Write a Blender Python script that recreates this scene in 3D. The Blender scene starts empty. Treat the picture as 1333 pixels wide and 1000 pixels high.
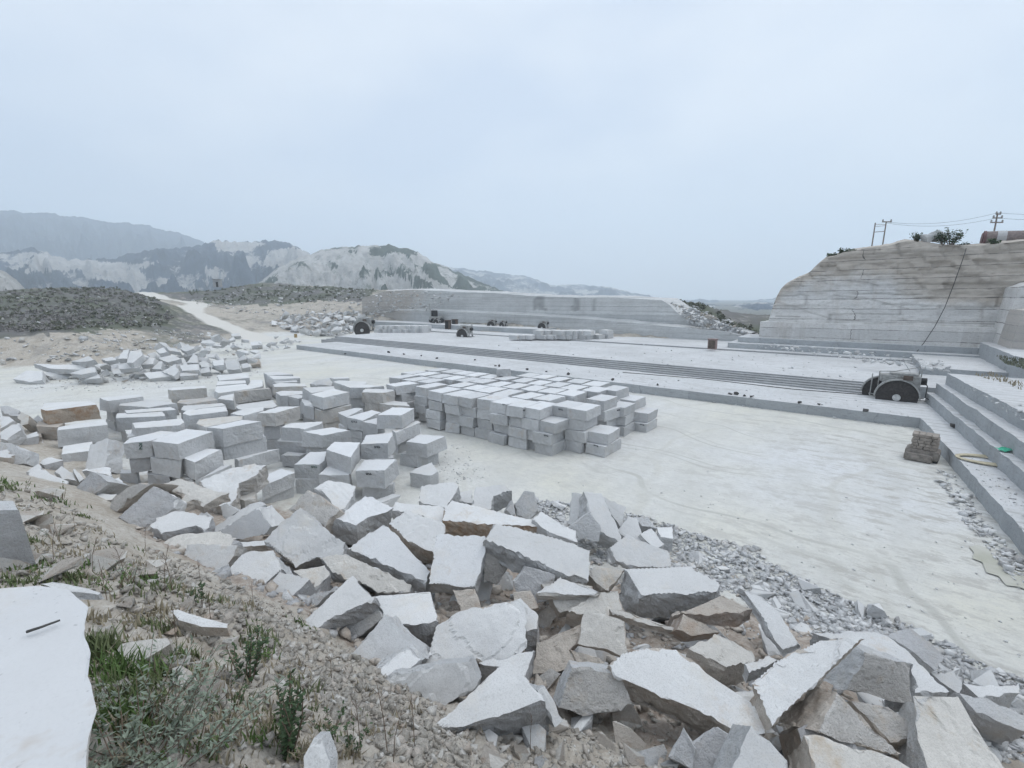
HAZE = 6e-4; EXPO = 0.1; CLOUD = (-4.1, 2.9, .7)
import bpy, bmesh, math, random
import numpy as np
from mathutils import Vector, Matrix, noise, Quaternion
R = math.radians
random.seed(7)
SC = bpy.context.scene
COL = SC.collection
# ---------------------------------------------------------------- camera maths (photo pixels 1333 x 1000)
FPX = 600.0; HOR = 388.0; EYE = 6.0
PITCH = math.atan((500-HOR)/FPX)
SP, CP = math.sin(PITCH), math.cos(PITCH)
ORG = Vector((0, 0, EYE))
def ray(px, py):
    a = (px-666.5)/FPX; b = (500-py)/FPX
    return Vector((a, CP+b*SP, -SP+b*CP))
def at_z(px, py, z):
    d = ray(px, py); t = (z-EYE)/d.z
    return ORG+d*t
def at_t(px, py, t):
    return ORG+ray(px, py)*t
def project(X, Y, Z):
    f = Y*CP-(Z-EYE)*SP
    u = Y*SP+(Z-EYE)*CP
    f = np.where(np.abs(f) < 1e-3, 1e-3, f) if isinstance(f, np.ndarray) else (f or 1e-3)
    return 666.5+FPX*X/f, 500-FPX*u/f, f
# pit axes: U runs along the benches, W away from the camera
UX, UY = 0.797, -0.604
WX, WY = 0.604, 0.797
def uw(u, w, z=0.0): return Vector((u*UX+w*WX, u*UY+w*WY, z))
def to_uw(p): return p.x*UX+p.y*UY, p.x*WX+p.y*WY
PITANG = math.atan2(UY, UX)
def on_w(px, py, w):
    """point where a pixel's ray meets the vertical plane at W = w"""
    d = ray(px, py); t = w/(d.x*WX+d.y*WY)
    return ORG+d*t
# zoomed views the outlines were read in: origin x, origin y, scale
VIEW = {'A': (0, 460, 6.665), 'B': (150, 460, 6.665), 'C': (300, 460, 6.665), 'D': (400, 500, 6.665),
        'E': (480, 460, 6.665), 'F': (660, 460, 6.665), 'G': (0, 560, 4.761), 'H': (150, 560, 4.761),
        'R': (300, 600, 2.5), 'S': (600, 600, 2.5), 'T': (933, 600, 2.5), 'L': (0, 600, 2.5),
        'M': (0, 420, 3.809), 'P': (0, 0, 1.0)}
def pix(view, s):
    ox, oy, k = VIEW[view]
    out = []
    for q in s.split():
        x, y = q.split(','); out.append((ox+float(x)/k, oy+float(y)/k))
    return out
# ---------------------------------------------------------------- numpy noise
def _hash(ix, iy, s):
    h = (ix.astype(np.int64)*374761393+iy.astype(np.int64)*668265263+s*974711) & 0x7fffffff
    h = ((h ^ (h >> 13))*1274126177) & 0x7fffffff
    return ((h ^ (h >> 16)) & 0xffff)/65535.0
def vnoise(x, y, s=0):
    ix = np.floor(x); iy = np.floor(y); fx = x-ix; fy = y-iy
    fx = fx*fx*(3-2*fx); fy = fy*fy*(3-2*fy)
    a = _hash(ix, iy, s); b = _hash(ix+1, iy, s); c = _hash(ix, iy+1, s); d = _hash(ix+1, iy+1, s)
    return (a+(b-a)*fx)*(1-fy)+(c+(d-c)*fx)*fy
def fbm(x, y, oct=4, s=0):
    t = 0; a = 0.5; n = 0
    for o in range(oct):
        t = t+a*vnoise(x, y, s+o*17); n += a; a *= 0.5; x = x*2.03+11.3; y = y*2.03+7.1
    return t/n*2-1
def inpoly(x, y, poly):
    c = np.zeros(np.shape(x), bool); n = len(poly); j = n-1
    for i in range(n):
        xi, yi = poly[i]; xj, yj = poly[j]
        if yi != yj:
            c ^= ((yi > y) != (yj > y)) & (x < (xj-xi)*(y-yi)/(yj-yi)+xi)
        j = i
    return c
# ---------------------------------------------------------------- objects
def tag(o, label=None, cat=None, group=None, kind=None):
    if label: o['label'] = label
    if cat: o['category'] = cat
    if group: o['group'] = group
    if kind: o['kind'] = kind
    return o
def link(name, me, mats, parent=None):
    o = bpy.data.objects.new(name, me); COL.objects.link(o)
    for m in (mats if isinstance(mats, (list, tuple)) else [mats]):
        me.materials.append(m)
    if parent: o.parent = parent
    return o
def obj(name, bm, mats, parent=None, smooth=False):
    me = bpy.data.meshes.new(name); bm.normal_update(); bm.to_mesh(me); bm.free()
    if smooth:
        me.polygons.foreach_set('use_smooth', [True]*len(me.polygons))
    return link(name, me, mats, parent)
def empty(name, loc, rz=0, label=None, cat=None, group=None):
    o = bpy.data.objects.new(name, None); COL.objects.link(o)
    o.location = loc; o.rotation_euler = (0, 0, rz)
    return tag(o, label, cat, group)
def copy_tree(o, parent=None):
    c = o.copy(); COL.objects.link(c)
    if parent: c.parent = parent
    for ch in list(o.children): copy_tree(ch, c)
    return c
def np_mesh(name, verts, faces, mats, smooth=True, matidx=None):
    me = bpy.data.meshes.new(name)
    verts = np.asarray(verts, np.float32); faces = np.asarray(faces, np.int32)
    nv = len(verts); nf, k = faces.shape
    me.vertices.add(nv); me.vertices.foreach_set('co', verts.ravel())
    me.loops.add(nf*k); me.loops.foreach_set('vertex_index', faces.ravel())
    me.polygons.add(nf); me.polygons.foreach_set('loop_start', np.arange(0, nf*k, k, dtype=np.int32))
    if smooth: me.polygons.foreach_set('use_smooth', np.ones(nf, bool))
    if matidx is not None: me.polygons.foreach_set('material_index', np.asarray(matidx, np.int32))
    me.update(calc_edges=True); me.validate()
    return link(name, me, mats)
def attr(o, name, rgb):
    a = o.data.color_attributes.new(name, 'FLOAT_COLOR', 'POINT')
    n = len(o.data.vertices); c = np.ones((n, 4), np.float32); c[:, :rgb.shape[1]] = rgb
    a.data.foreach_set('color', c.ravel())
def box(bm, c, s, rot=None, mi=0):
    m = Matrix.Translation(c)
    if rot is not None: m = m @ (rot.to_4x4() if isinstance(rot, Matrix) else Matrix.Rotation(rot, 4, 'Z'))
    m = m @ Matrix.Diagonal((s[0], s[1], s[2], 1))
    r = bmesh.ops.create_cube(bm, size=1, matrix=m)
    for v in r['verts']:
        for f in v.link_faces: f.material_index = mi
    return r['verts']
def tube(bm, pts, r, seg=6, r2=None, cap=True):
    pts = [Vector(p) for p in pts]; rings = []
    for i, p in enumerate(pts):
        d = (pts[min(i+1, len(pts)-1)]-pts[max(i-1, 0)]).normalized()
        a = d.orthogonal().normalized() if i == 0 else (rings_a-d*rings_a.dot(d)).normalized()
        rings_a = a; b = d.cross(a)
        rr = r if r2 is None else r+(r2-r)*i/(len(pts)-1)
        rings.append([bm.verts.new(p+(a*math.cos(t)+b*math.sin(t))*rr) for t in [2*math.pi*k/seg for k in range(seg)]])
    for q, s in zip(rings, rings[1:]):
        for k in range(seg): bm.faces.new((q[k], q[(k+1) % seg], s[(k+1) % seg], s[k]))
    if cap:
        bm.faces.new(rings[0][::-1]); bm.faces.new(rings[-1])
def disc(bm, c, n, r, th, seg=40, mi=0):
    n = Vector(n).normalized(); q = n.to_track_quat('Z', 'Y').to_matrix().to_4x4()
    m = Matrix.Translation(c) @ q
    res = bmesh.ops.create_cone(bm, cap_ends=True, segments=seg, radius1=r, radius2=r, depth=th, matrix=m)
    for v in res['verts']:
        for f in v.link_faces: f.material_index = mi
# ---------------------------------------------------------------- materials
def mat(name, rough=0.9):
    m = bpy.data.materials.new(name); m.use_nodes = True
    nt = m.node_tree; b = nt.nodes['Principled BSDF']; b.inputs['Roughness'].default_value = rough
    if 'Specular IOR Level' in b.inputs: b.inputs['Specular IOR Level'].default_value = 0.25
    return m, nt, b
def N(nt, t, **k):
    n = nt.nodes.new(t)
    for a, v in k.items():
        if a in n.inputs: n.inputs[a].default_value = v
        else: setattr(n, a, v)
    return n
def Lk(nt, a, b): nt.links.new(a, b)
def coords(nt, world=False, rnd=True):
    tc = N(nt, 'ShaderNodeTexCoord')
    if world:
        g = N(nt, 'ShaderNodeNewGeometry'); return g.outputs['Position']
    if not rnd: return tc.outputs['Object']
    oi = N(nt, 'ShaderNodeObjectInfo'); mu = N(nt, 'ShaderNodeMath', operation='MULTIPLY'); mu.inputs[1].default_value = 57.0
    Lk(nt, oi.outputs['Random'], mu.inputs[0])
    ad = N(nt, 'ShaderNodeVectorMath', operation='ADD'); Lk(nt, tc.outputs['Object'], ad.inputs[0]); Lk(nt, mu.outputs[0], ad.inputs[1])
    return ad.outputs[0]
def nz(nt, co, scale, det=4, rough=.6, stretch=None):
    if stretch:
        mp = N(nt, 'ShaderNodeMapping'); mp.inputs['Scale'].default_value = stretch; Lk(nt, co, mp.inputs['Vector']); co = mp.outputs[0]
    n = N(nt, 'ShaderNodeTexNoise'); n.inputs['Scale'].default_value = scale; n.inputs['Detail'].default_value = det; n.inputs['Roughness'].default_value = rough
    Lk(nt, co, n.inputs['Vector']); return n.outputs['Fac']
def ramp(nt, fac, stops):
    r = N(nt, 'ShaderNodeValToRGB'); e = r.color_ramp.elements
    while len(e) < len(stops): e.new(0.5)
    for x, (p, c) in zip(e, stops):
        x.position = p; x.color = (c[0], c[1], c[2], 1) if not isinstance(c, (int, float)) else (c, c, c, 1)
    Lk(nt, fac, r.inputs[0]); return r.outputs[0]
def mix(nt, fac, a, b, mode='MIX'):
    m = N(nt, 'ShaderNodeMix', data_type='RGBA', blend_type=mode)
    for s, v in ((0, fac), (6, a), (7, b)):
        if isinstance(v, (int, float)): m.inputs[s].default_value = v
        elif isinstance(v, tuple): m.inputs[s].default_value = (v[0], v[1], v[2], 1)
        else: Lk(nt, v, m.inputs[s])
    return m.outputs[2]
def math2(nt, op, a, b, clamp=False):
    m = N(nt, 'ShaderNodeMath', operation=op, use_clamp=clamp)
    for i, v in enumerate((a, b)):
        if isinstance(v, (int, float)): m.inputs[i].default_value = v
        else: Lk(nt, v, m.inputs[i])
    return m.outputs[0]
def bump(nt, b, h, dist, strength=1.0, prev=None):
    n = N(nt, 'ShaderNodeBump'); n.inputs['Distance'].default_value = dist; n.inputs['Strength'].default_value = strength
    Lk(nt, h, n.inputs['Height'])
    if prev is not None: Lk(nt, prev, n.inputs['Normal'])
    Lk(nt, n.outputs[0], b.inputs['Normal']); return n.outputs[0]
def plain(name, c, rough=.7, metal=0, var=.25, scale=6, bmp=.004):
    m, nt, b = mat(name, rough); b.inputs['Metallic'].default_value = metal
    co = coords(nt)
    f = nz(nt, co, scale, 5)
    Lk(nt, ramp(nt, f, [(.3, tuple(x*(1-var) for x in c)), (.7, tuple(min(1, x*(1+var)) for x in c))]), b.inputs['Base Color'])
    if bmp: bump(nt, b, nz(nt, co, scale*6, 4), bmp)
    return m
def granite(name, c, stain=None, samt=.5, rough_bump=.006, patch=.12, mot=.30, fin=.38):
    """speckled granite: c base colour, stain an iron colour showing in patches"""
    m, nt, b = mat(name, .88)
    co = coords(nt)
    big = nz(nt, co, 1.6, 4); mid = nz(nt, co, 9, 5, .7); fine = nz(nt, co, 85, 2)
    col = mix(nt, ramp(nt, big, [(.3, 0.0), (.72, 1.0)]), tuple(x*(1-patch) for x in c), tuple(min(1, x*(1+patch*.6)) for x in c))
    col = mix(nt, ramp(nt, mid, [(.38, mot), (.56, 0.0)]), col, tuple(x*.76 for x in c))
    col = mix(nt, ramp(nt, fine, [(.36, fin), (.5, 0.0)]), col, tuple(x*.6 for x in c))
    # every block its own shade
    oi = N(nt, 'ShaderNodeObjectInfo')
    col = mix(nt, 1.0, col, ramp(nt, oi.outputs['Random'], [(0, .86), (1, 1.04)]), 'MULTIPLY')
    if stain:
        s = nz(nt, co, 2.2, 6, .7)
        col = mix(nt, ramp(nt, s, [(.62-.3*samt, 0.0), (.72-.2*samt, 1.0)]), col, stain)
    else:
        s = nz(nt, co, 1.1, 7, .75)
        col = mix(nt, ramp(nt, s, [(.54, 0.0), (.74, .5)]), col, (c[0]*.90, c[1]*.82, c[2]*.70))
        s = nz(nt, co, .7, 6, .8)
        col = mix(nt, ramp(nt, s, [(.60, 0.0), (.69, .5)]), col, (c[0]*.72, c[1]*.59, c[2]*.46))
        s = nz(nt, co, 26, 3, .6)
        col = mix(nt, ramp(nt, s, [(.27, .6), (.33, 0.0)]), col, tuple(x*.5 for x in c))
    Lk(nt, col, b.inputs['Base Color'])
    p = bump(nt, b, nz(nt, co, 14, 6, .65), rough_bump*4)
    bump(nt, b, nz(nt, co, 60, 3), rough_bump, 1.0, p)
    return m
M = {}
M['pale'] = granite('granite_sawn_pale', (.64, .645, .65), rough_bump=.0015, patch=.05, mot=.12)
M['white'] = granite('granite_dusty_white', (.615, .615, .61), rough_bump=.0013, patch=.08, mot=.10)
M['dusty'] = granite('granite_slab_dust', (.54, .542, .545), rough_bump=.0005, patch=.05, mot=.05, fin=.07)
M['grey'] = granite('granite_split_grey', (.56, .563, .565), rough_bump=.010)
M['cream'] = granite('granite_cream', (.56, .54, .505), (.44, .38, .31), .25, rough_bump=.004)
M['tan'] = granite('granite_weathered_tan', (.50, .455, .405), (.39, .325, .27), .35, rough_bump=.007)
M['brown'] = granite('granite_iron_brown', (.40, .35, .31), (.30, .235, .19), .45, rough_bump=.007)
M['rust'] = granite('granite_rust_face', (.42, .355, .29), (.30, .20, .13), .5, rough_bump=.006)
M['speck'] = granite('granite_pinkish_rough', (.53, .51, .485), (.43, .38, .325), .3, rough_bump=.01)
M['shade'] = granite('granite_shaded_grey', (.45, .45, .455), (.38, .36, .34), .3, rough_bump=.008)  # darker grey granite, with shade put into the colour for shadowed faces
# ---------------------------------------------------------------- stones
def roughen(bm, L, amp_top, amp_side, seed, iters=6):
    """cut long edges, then push the split faces in and out; face.material_index 0 = sawn/top, 1 = split"""
    bmesh.ops.triangulate(bm, faces=[f for f in bm.faces if len(f.verts) > 4])
    for _ in range(iters):
        es = [e for e in bm.edges if e.calc_length() > L]
        if not es or len(bm.faces) > 7000: break
        bmesh.ops.subdivide_edges(bm, edges=es, cuts=1, use_grid_fill=True)
        bmesh.ops.triangulate(bm, faces=[f for f in bm.faces if len(f.verts) > 4])
    bm.normal_update()
    off = Vector((seed*3.7 % 91, seed*5.1 % 77, seed*1.9 % 83))
    new = []
    for v in bm.verts:
        side = [f for f in v.link_faces if f.material_index == 1]; top = [f for f in v.link_faces if f.material_index == 0]
        q = v.co+off
        d = Vector()
        if side:
            n = sum((f.normal for f in side), Vector())
            if n.length > 1e-6:
                n.normalize()
                a = noise.fractal(q*2.1, 1.0, 2.0, 3)*.60+noise.fractal(q*6.5, 1.0, 2.0, 3)*.38+noise.fractal(q*17, 1.0, 2.0, 2)*.16
                st = noise.noise(q*1.3); a += .5*(round(st*4)/4)       # stepped conchoidal breaks
                d += n*amp_side*(a-.25)
        if top and amp_top > 0:
            n = sum((f.normal for f in top), Vector()).normalized()
            a = noise.fractal(q*1.8+Vector((40, 0, 0)), 1.0, 2.0, 4)
            a2 = round(noise.noise(q*1.4+Vector((9, 9, 9)))*3.5+noise.noise(q*6)*.35)/3.5
            d += n*amp_top*(a*.6+a2*1.1-.2)
        if side and top:          # chipped arrises
            c = noise.fractal(q*5, 1.0, 2.0, 2)
            k = max(0, c-.05)
            d -= sum((f.normal for f in side), Vector()).normalized()*k*amp_side*1.6
            d -= sum((f.normal for f in top), Vector()).normalized()*max(0, noise.noise(q*4+Vector((3, 1, 8)))-.15)*amp_side*.8
        new.append(v.co+d)
    for v, c in zip(bm.verts, new): v.co = c
def solid(top, ext, shrink=1.0, jit=0.0, rng=random):
    """prism from a top ring and an extrusion vector"""
    bm = bmesh.new()
    c = sum(top, Vector())/len(top)
    a = [bm.verts.new(p) for p in top]
    b = [bm.verts.new(c+(p-c)*shrink+ext+Vector((rng.uniform(-jit, jit), rng.uniform(-jit, jit), rng.uniform(-jit, jit)*.5))) for p in top]
    n = len(top)
    f = bm.faces.new(a); f.material_index = 0
    bm.faces.new(b[::-1]).material_index = 1
    for i in range(n):
        bm.faces.new((a[i], b[i], b[(i+1) % n], a[(i+1) % n])).material_index = 1
    bmesh.ops.recalc_face_normals(bm, faces=bm.faces)
    return bm
def area_n(p):
    n = Vector()
    for i in range(len(p)): n += p[i].cross(p[(i+1) % len(p)])
    return n
_cnt = [0]
STONES = []
def traced(name, view, s, z, h, n=None, mats=('pale', 'grey'), ext=None, amp_top=0.0, amp_side=None, shrink=1.0, L=None, grow=1.0):
    """a stone whose upper face has outline s; z height of that face's middle, h thickness, n the face's normal"""
    _cnt[0] += 1; seed = _cnt[0]; rng = random.Random(seed)
    pp = pix(view, s)
    cx = sum(p[0] for p in pp)/len(pp); cy = sum(p[1] for p in pp)/len(pp)
    pp = [(cx+(x-cx)*grow, cy+(y-cy)*grow) for x, y in pp]
    nn = Vector(n if n else (0, 0, 1)).normalized()
    c0 = at_z(cx, cy, z); t = (c0-ORG).length
    pts = []
    for x, y in pp:
        d = ray(x, y); den = d.dot(nn)
        k = (c0-ORG).dot(nn)/den
        pts.append(ORG+d*k)
    if area_n(pts).dot(nn) < 0: pts.reverse()
    e = -nn*h if ext is None else Vector(ext)
    size = max((p-q).length for p in pts for q in pts)
    jit = min(.05*size, .08)
    bm = solid(pts, e, shrink, jit, rng)
    LL = L or max(.05, t*4.6/FPX)
    if amp_side is None: amp_side = min(.085, .042*size+.012)
    roughen(bm, LL, amp_top, amp_side, seed)
    zmin = min(v.co.z for v in bm.verts); o3 = Vector((c0.x, c0.y, zmin))
    cc = sum((v.co for v in bm.verts), Vector())/len(bm.verts); o3 = Vector((cc.x, cc.y, zmin))
    for v in bm.verts: v.co -= o3
    o = obj(name, bm, [M[mats[0]], M[mats[1]]]); o.location = o3; o['kind'] = 'thing'
    STONES.append((o3.x, o3.y, size))
    return o
def chunk_mesh(name, seed, dims, npts=11, mats=('white', 'grey'), sub=False):
    """an angular broken stone: hull of random points in a box, flat faces"""
    rng = random.Random(seed); bm = bmesh.new()
    for i in range(npts):
        p = [rng.uniform(-1, 1) for _ in range(3)]
        k = rng.randrange(3); p[k] = math.copysign(1, p[k])*rng.uniform(.8, 1)
        bm.verts.new((p[0]*dims[0]/2, p[1]*dims[1]/2, p[2]*dims[2]/2))
    r = bmesh.ops.convex_hull(bm, input=bm.verts)
    for v in [v for v in bm.verts if not v.link_faces]: bm.verts.remove(v)
    bmesh.ops.dissolve_limit(bm, angle_limit=R(13), verts=bm.verts, edges=bm.edges)
    bm.normal_update()
    big = max(bm.faces, key=lambda f: f.calc_area()*(1 if f.normal.z > 0 else .3))
    for f in bm.faces: f.material_index = 0 if f is big or rng.random() < .35 else 1
    if sub: roughen(bm, max(dims)/9, .0, .03*max(dims), seed, 4)
    zmin = min(v.co.z for v in bm.verts)
    for v in bm.verts: v.co.z -= zmin
    me = bpy.data.meshes.new(name); bm.normal_update(); bm.to_mesh(me); bm.free()
    for m in mats: me.materials.append(M[m])
    return me
def block_mesh(name, seed, dims, L=.12, mats=('pale', 'grey'), amp=.028):
    """one squared granite block"""
    rng = random.Random(seed); x, y, z = dims
    j = lambda: rng.uniform(-.05, .05)
    top = [Vector((sx*x/2+j(), sy*y/2+j(), z)) for sx, sy in ((-1, -1), (1, -1), (1, 1), (-1, 1))]
    bm = solid(top, Vector((j(), j(), -z)), 1.0, .03, rng)
    roughen(bm, L, 0, amp, seed, 5)
    for v in bm.verts: v.co.z = max(v.co.z, 0)
    me = bpy.data.meshes.new(name); bm.normal_update(); bm.to_mesh(me); bm.free()
    for m in mats: me.materials.append(M[m])
    return me
ORD = ['first', 'second', 'third', 'fourth', 'fifth', 'sixth', 'seventh', 'eighth', 'ninth', 'tenth', 'eleventh', 'twelfth',
       'thirteenth', 'fourteenth', 'fifteenth', 'sixteenth', 'seventeenth', 'eighteenth', 'nineteenth', 'twentieth']
def nth(i):
    if i < 20: return ORD[i]
    tens = {2: 'twenty', 3: 'thirty', 4: 'forty', 5: 'fifty'}[(i+1)//10]
    return tens[:-1]+'ieth' if (i+1) % 10 == 0 else tens+'-'+ORD[(i+1) % 10-1]
# ---------------------------------------------------------------- terrain: heights read off the photograph
CP_Z = [  # px, py, height
 (0,1000,4.3),(200,1000,4.2),(400,1000,3.9),(560,1000,3.4),(650,1000,2.95),(740,980,2.4),(820,980,2.2),(950,980,1.8),(1100,960,1.35),(1250,960,.75),
 (0,755,3.8),(150,760,3.6),(300,800,3.4),(420,870,3.25),(500,930,3.1),(560,965,3.0),(0,680,3.3),(100,690,3.1),(200,740,3.15),(300,790,3.1),(390,850,3.0),
 (20,617,2.5),(60,642,2.55),(100,668,2.65),(150,694,2.75),(180,724,2.85),(0,602,2.3),(0,575,1.0),(30,595,1.0),(80,630,1.0),(-60,585,2.2),(-60,560,.9),
 (200,645,.7),(120,640,1.1),(60,605,.7),(160,605,.25),(250,630,.2),(300,685,.75),(240,700,1.1),(330,745,1.0),(400,650,.15),(420,720,.65),(500,655,.03),
 (480,765,.95),(560,700,.25),(600,660,.05),(560,785,.85),(640,745,.5),(700,700,.2),(620,835,1.15),(720,835,1.1),(800,800,.7),(780,715,.1),(520,850,1.3),(600,890,1.6),(690,890,1.7),(760,655,0),
 (860,690,0),(900,800,.5),(980,730,0),(1000,800,.35),(1000,870,.9),(1100,870,.75),(1100,800,.1),(880,880,1.4),(1200,865,.35),(1240,835,0),(1300,960,.3),(1333,890,0),
 (560,620,0),(700,620,0),(900,650,0),(1100,700,0),(1250,790,0),(600,590,0),(300,560,0),(420,600,0),(330,600,0.02),(200,560,0),(200,505,0),(400,480,0),(800,560,0),(1000,600,0),(1200,600,0),
 (340,470,0),(0,520,0),(60,512,0),(100,540,0),(40,545,0),(0,552,.3),(150,500,0),(300,480,0),(380,455,0),(250,490,0),
 (0,472,.25),(100,474,.2),(200,460,.25),(240,446,.5),(300,440,.3),(340,432,.3),(0,452,1.6),(100,450,1.6),(180,446,1.0),
 (0,435,2.6),(100,432,2.6),(200,430,1.9),(235,425,1.3),(0,490,0),(100,488,0),(330,445,.1)]
CP_T = [  # px, py, distance along the ray
 (-200,385,70),(-200,420,52),(0,412,56),(0,379,82),(60,376,84),(100,375,86),(150,373,92),(190,385,86),(215,400,80),(225,412,74),(290,426,82),(250,409,98),(264,398,112),(225,390,120),(200,385,125),(160,379,140),
 (300,418,98),(400,413,100),(480,406,96),(240,377,142),(300,374,142),(345,367,150),(380,370,150),(430,372,140),(480,376,125),(450,414,92),(530,379,104),(250,393,128),(400,396,118),(520,392,96)]
CP_W = [(0,-4,4.7),(-8,-4,4.8),(8,-4,3.3),(-16,0,4.3),(-20,8,3.0),(-24,14,1.0),(-26,20,0),(14,-4,1.2),(11,3,.2),(20,0,0),(0,-60,5),(-60,-20,4),(60,-20,3),(-60,25,1.5),(-45,30,0),(-70,40,4),
 (40,25,0),(60,60,6),(-200,60,4),(200,60,5),(-150,200,-5),(-60,200,-6),(0,220,-6),(80,220,-6),(160,200,-5),(0,-200,5),(-120,100,6.5),(-40,170,0),(20,150,2)]
def _uwp(l): return [(p.x, p.y, z) for p, z in ((uw(u, w), z) for u, w, z in l)]
CP_W += _uwp([(-50,30,0),(-20,30,0),(0,28,0),(-50,45,0),(-20,45,0),(0,45,0),(-10,50,0),(-30,52,0),(3,20,0),(3,12,0),(8,25,0),(-35,38,0),(-62,50,.3),(-70,55,1.0),
  (-66,75,6),(-45,72,6),(-30,72,5.6),(-18,72,4.6),(-9,62,.8),(-5,70,-1),(-66,100,5),(-20,100,2),(6,64,6.0),(14,60,7.0),(25,60,8),(16,85,4),(4,46,0),(9,46,0),(9,40,0),(12,36,0),(5,50,0),(9,50,0),(-8,50,0),(14,45,0),(0,54,0),(8,54,0),(-8,54,.2),(16,50,.5)])
_pts = []
for x, y, z in CP_Z:
    p = at_z(x, y, z); _pts.append((p.x, p.y, p.z))
for x, y, t in CP_T:
    p = at_t(x, y, t); _pts.append((p.x, p.y, p.z))
_pts += CP_W
_P = np.array(_pts, float)
def _ker(d): return d
_D = np.sqrt(((_P[:, None, :2]-_P[None, :, :2])**2).sum(2))
_A = _ker(_D); n_ = len(_P)
_S = np.zeros((n_+1, n_+1)); _S[:n_, :n_] = _A+np.eye(n_)*-.02; _S[:n_, n_] = 1; _S[n_, :n_] = 1
_wt = np.linalg.solve(_S, np.append(_P[:, 2], 0))
def base_height(X, Y):
    X = np.asarray(X, float); Y = np.asarray(Y, float); sh = X.shape; X = X.ravel(); Y = Y.ravel(); out = np.zeros(len(X))
    for i in range(0, len(X), 20000):
        d = np.sqrt((X[i:i+20000, None]-_P[None, :, 0])**2+(Y[i:i+20000, None]-_P[None, :, 1])**2)
        out[i:i+20000] = d@_wt[:n_]+_wt[n_]
    out = np.sign(out)*np.maximum(np.abs(out)-.07, 0)
    r = np.sqrt(X*X+Y*Y); k = np.clip((r-170)/130, 0, 1)
    out = out*(1-k)+(-8)*k
    return out.reshape(sh)
SCRUB1 = [(-600,388),(-200,378),(0,378),(60,372),(150,368),(205,388),(228,412),(218,430),(150,430),(70,434),(0,438),(-600,445)]
SCRUB2 = [(236,372),(300,371),(400,372),(486,376),(484,391),(430,391),(400,395),(300,397),(242,389)]
SCRUB3 = [(850,384),(905,394),(935,398),(1012,398),(1012,440),(1000,440),(990,446),(940,438),(905,418),(875,404)]
HEAPP = [(175,690),(300,640),(420,650),(520,640),(700,660),(800,700),(950,760),(1080,840),(1200,890),(1300,970),(1250,1010),(900,1010),(780,945),(640,915),(520,890),(400,800),(300,760)]
ROADPX = [(345,441,.3),(318,432,.6),(290,425,1.0),(262,416,2.0),(247,408,2.8)]
ROADT = [(250,402,106),(262,397.5,113),(240,393,118),(205,387,124),(172,380,138)]
_road = [at_z(*q) for q in ROADPX]+[at_t(*q) for q in ROADT]
def road_dist(X, Y):
    best = np.full(np.shape(X), 1e9)
    for a, b in zip(_road, _road[1:]):
        dx, dy = b.x-a.x, b.y-a.y; L2 = dx*dx+dy*dy
        t = np.clip(((X-a.x)*dx+(Y-a.y)*dy)/L2, 0, 1)
        best = np.minimum(best, np.hypot(X-a.x-t*dx, Y-a.y-t*dy))
    return best
def full_height(X, Y):
    z = base_height(X, Y)
    k = np.clip((z-.02)/.35, 0, 1)
    r = np.hypot(X, Y); near = np.clip(1.2-r/30, 0, 1)
    z = z+k*near*(.10*fbm(X*1.3, Y*1.3, 4, 3)+.09*np.abs(fbm(X*4, Y*4, 3, 9))+.045*fbm(X*12, Y*12, 3, 31))
    far = np.clip((r-28)/20, 0, 1)
    z = z+k*far*(.5*fbm(X*.22, Y*.22, 5, 5)+.3*fbm(X*.9, Y*.9, 4, 7))*np.clip(1.5-r/400, .2, 1)
    z = z+(1-k)*.012*fbm(X*.8, Y*.8, 4, 2)*np.clip(1.5-r/40, 0, 1)
    return z
def height(x, y): return float(full_height(np.array([x]), np.array([y]))[0])
def surface_hit(px, py, t0=1.0, t1=180):
    """first point where a ray meets the terrain"""
    ts = np.exp(np.linspace(math.log(t0), math.log(t1), 500)); d = ray(px, py)
    z = full_height(d.x*ts, d.y*ts); below = EYE+d.z*ts < z
    if not below.any(): return None
    t = ts[int(np.argmax(below))]; return Vector((d.x*t, d.y*t, float(z[int(np.argmax(below))])))
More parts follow.
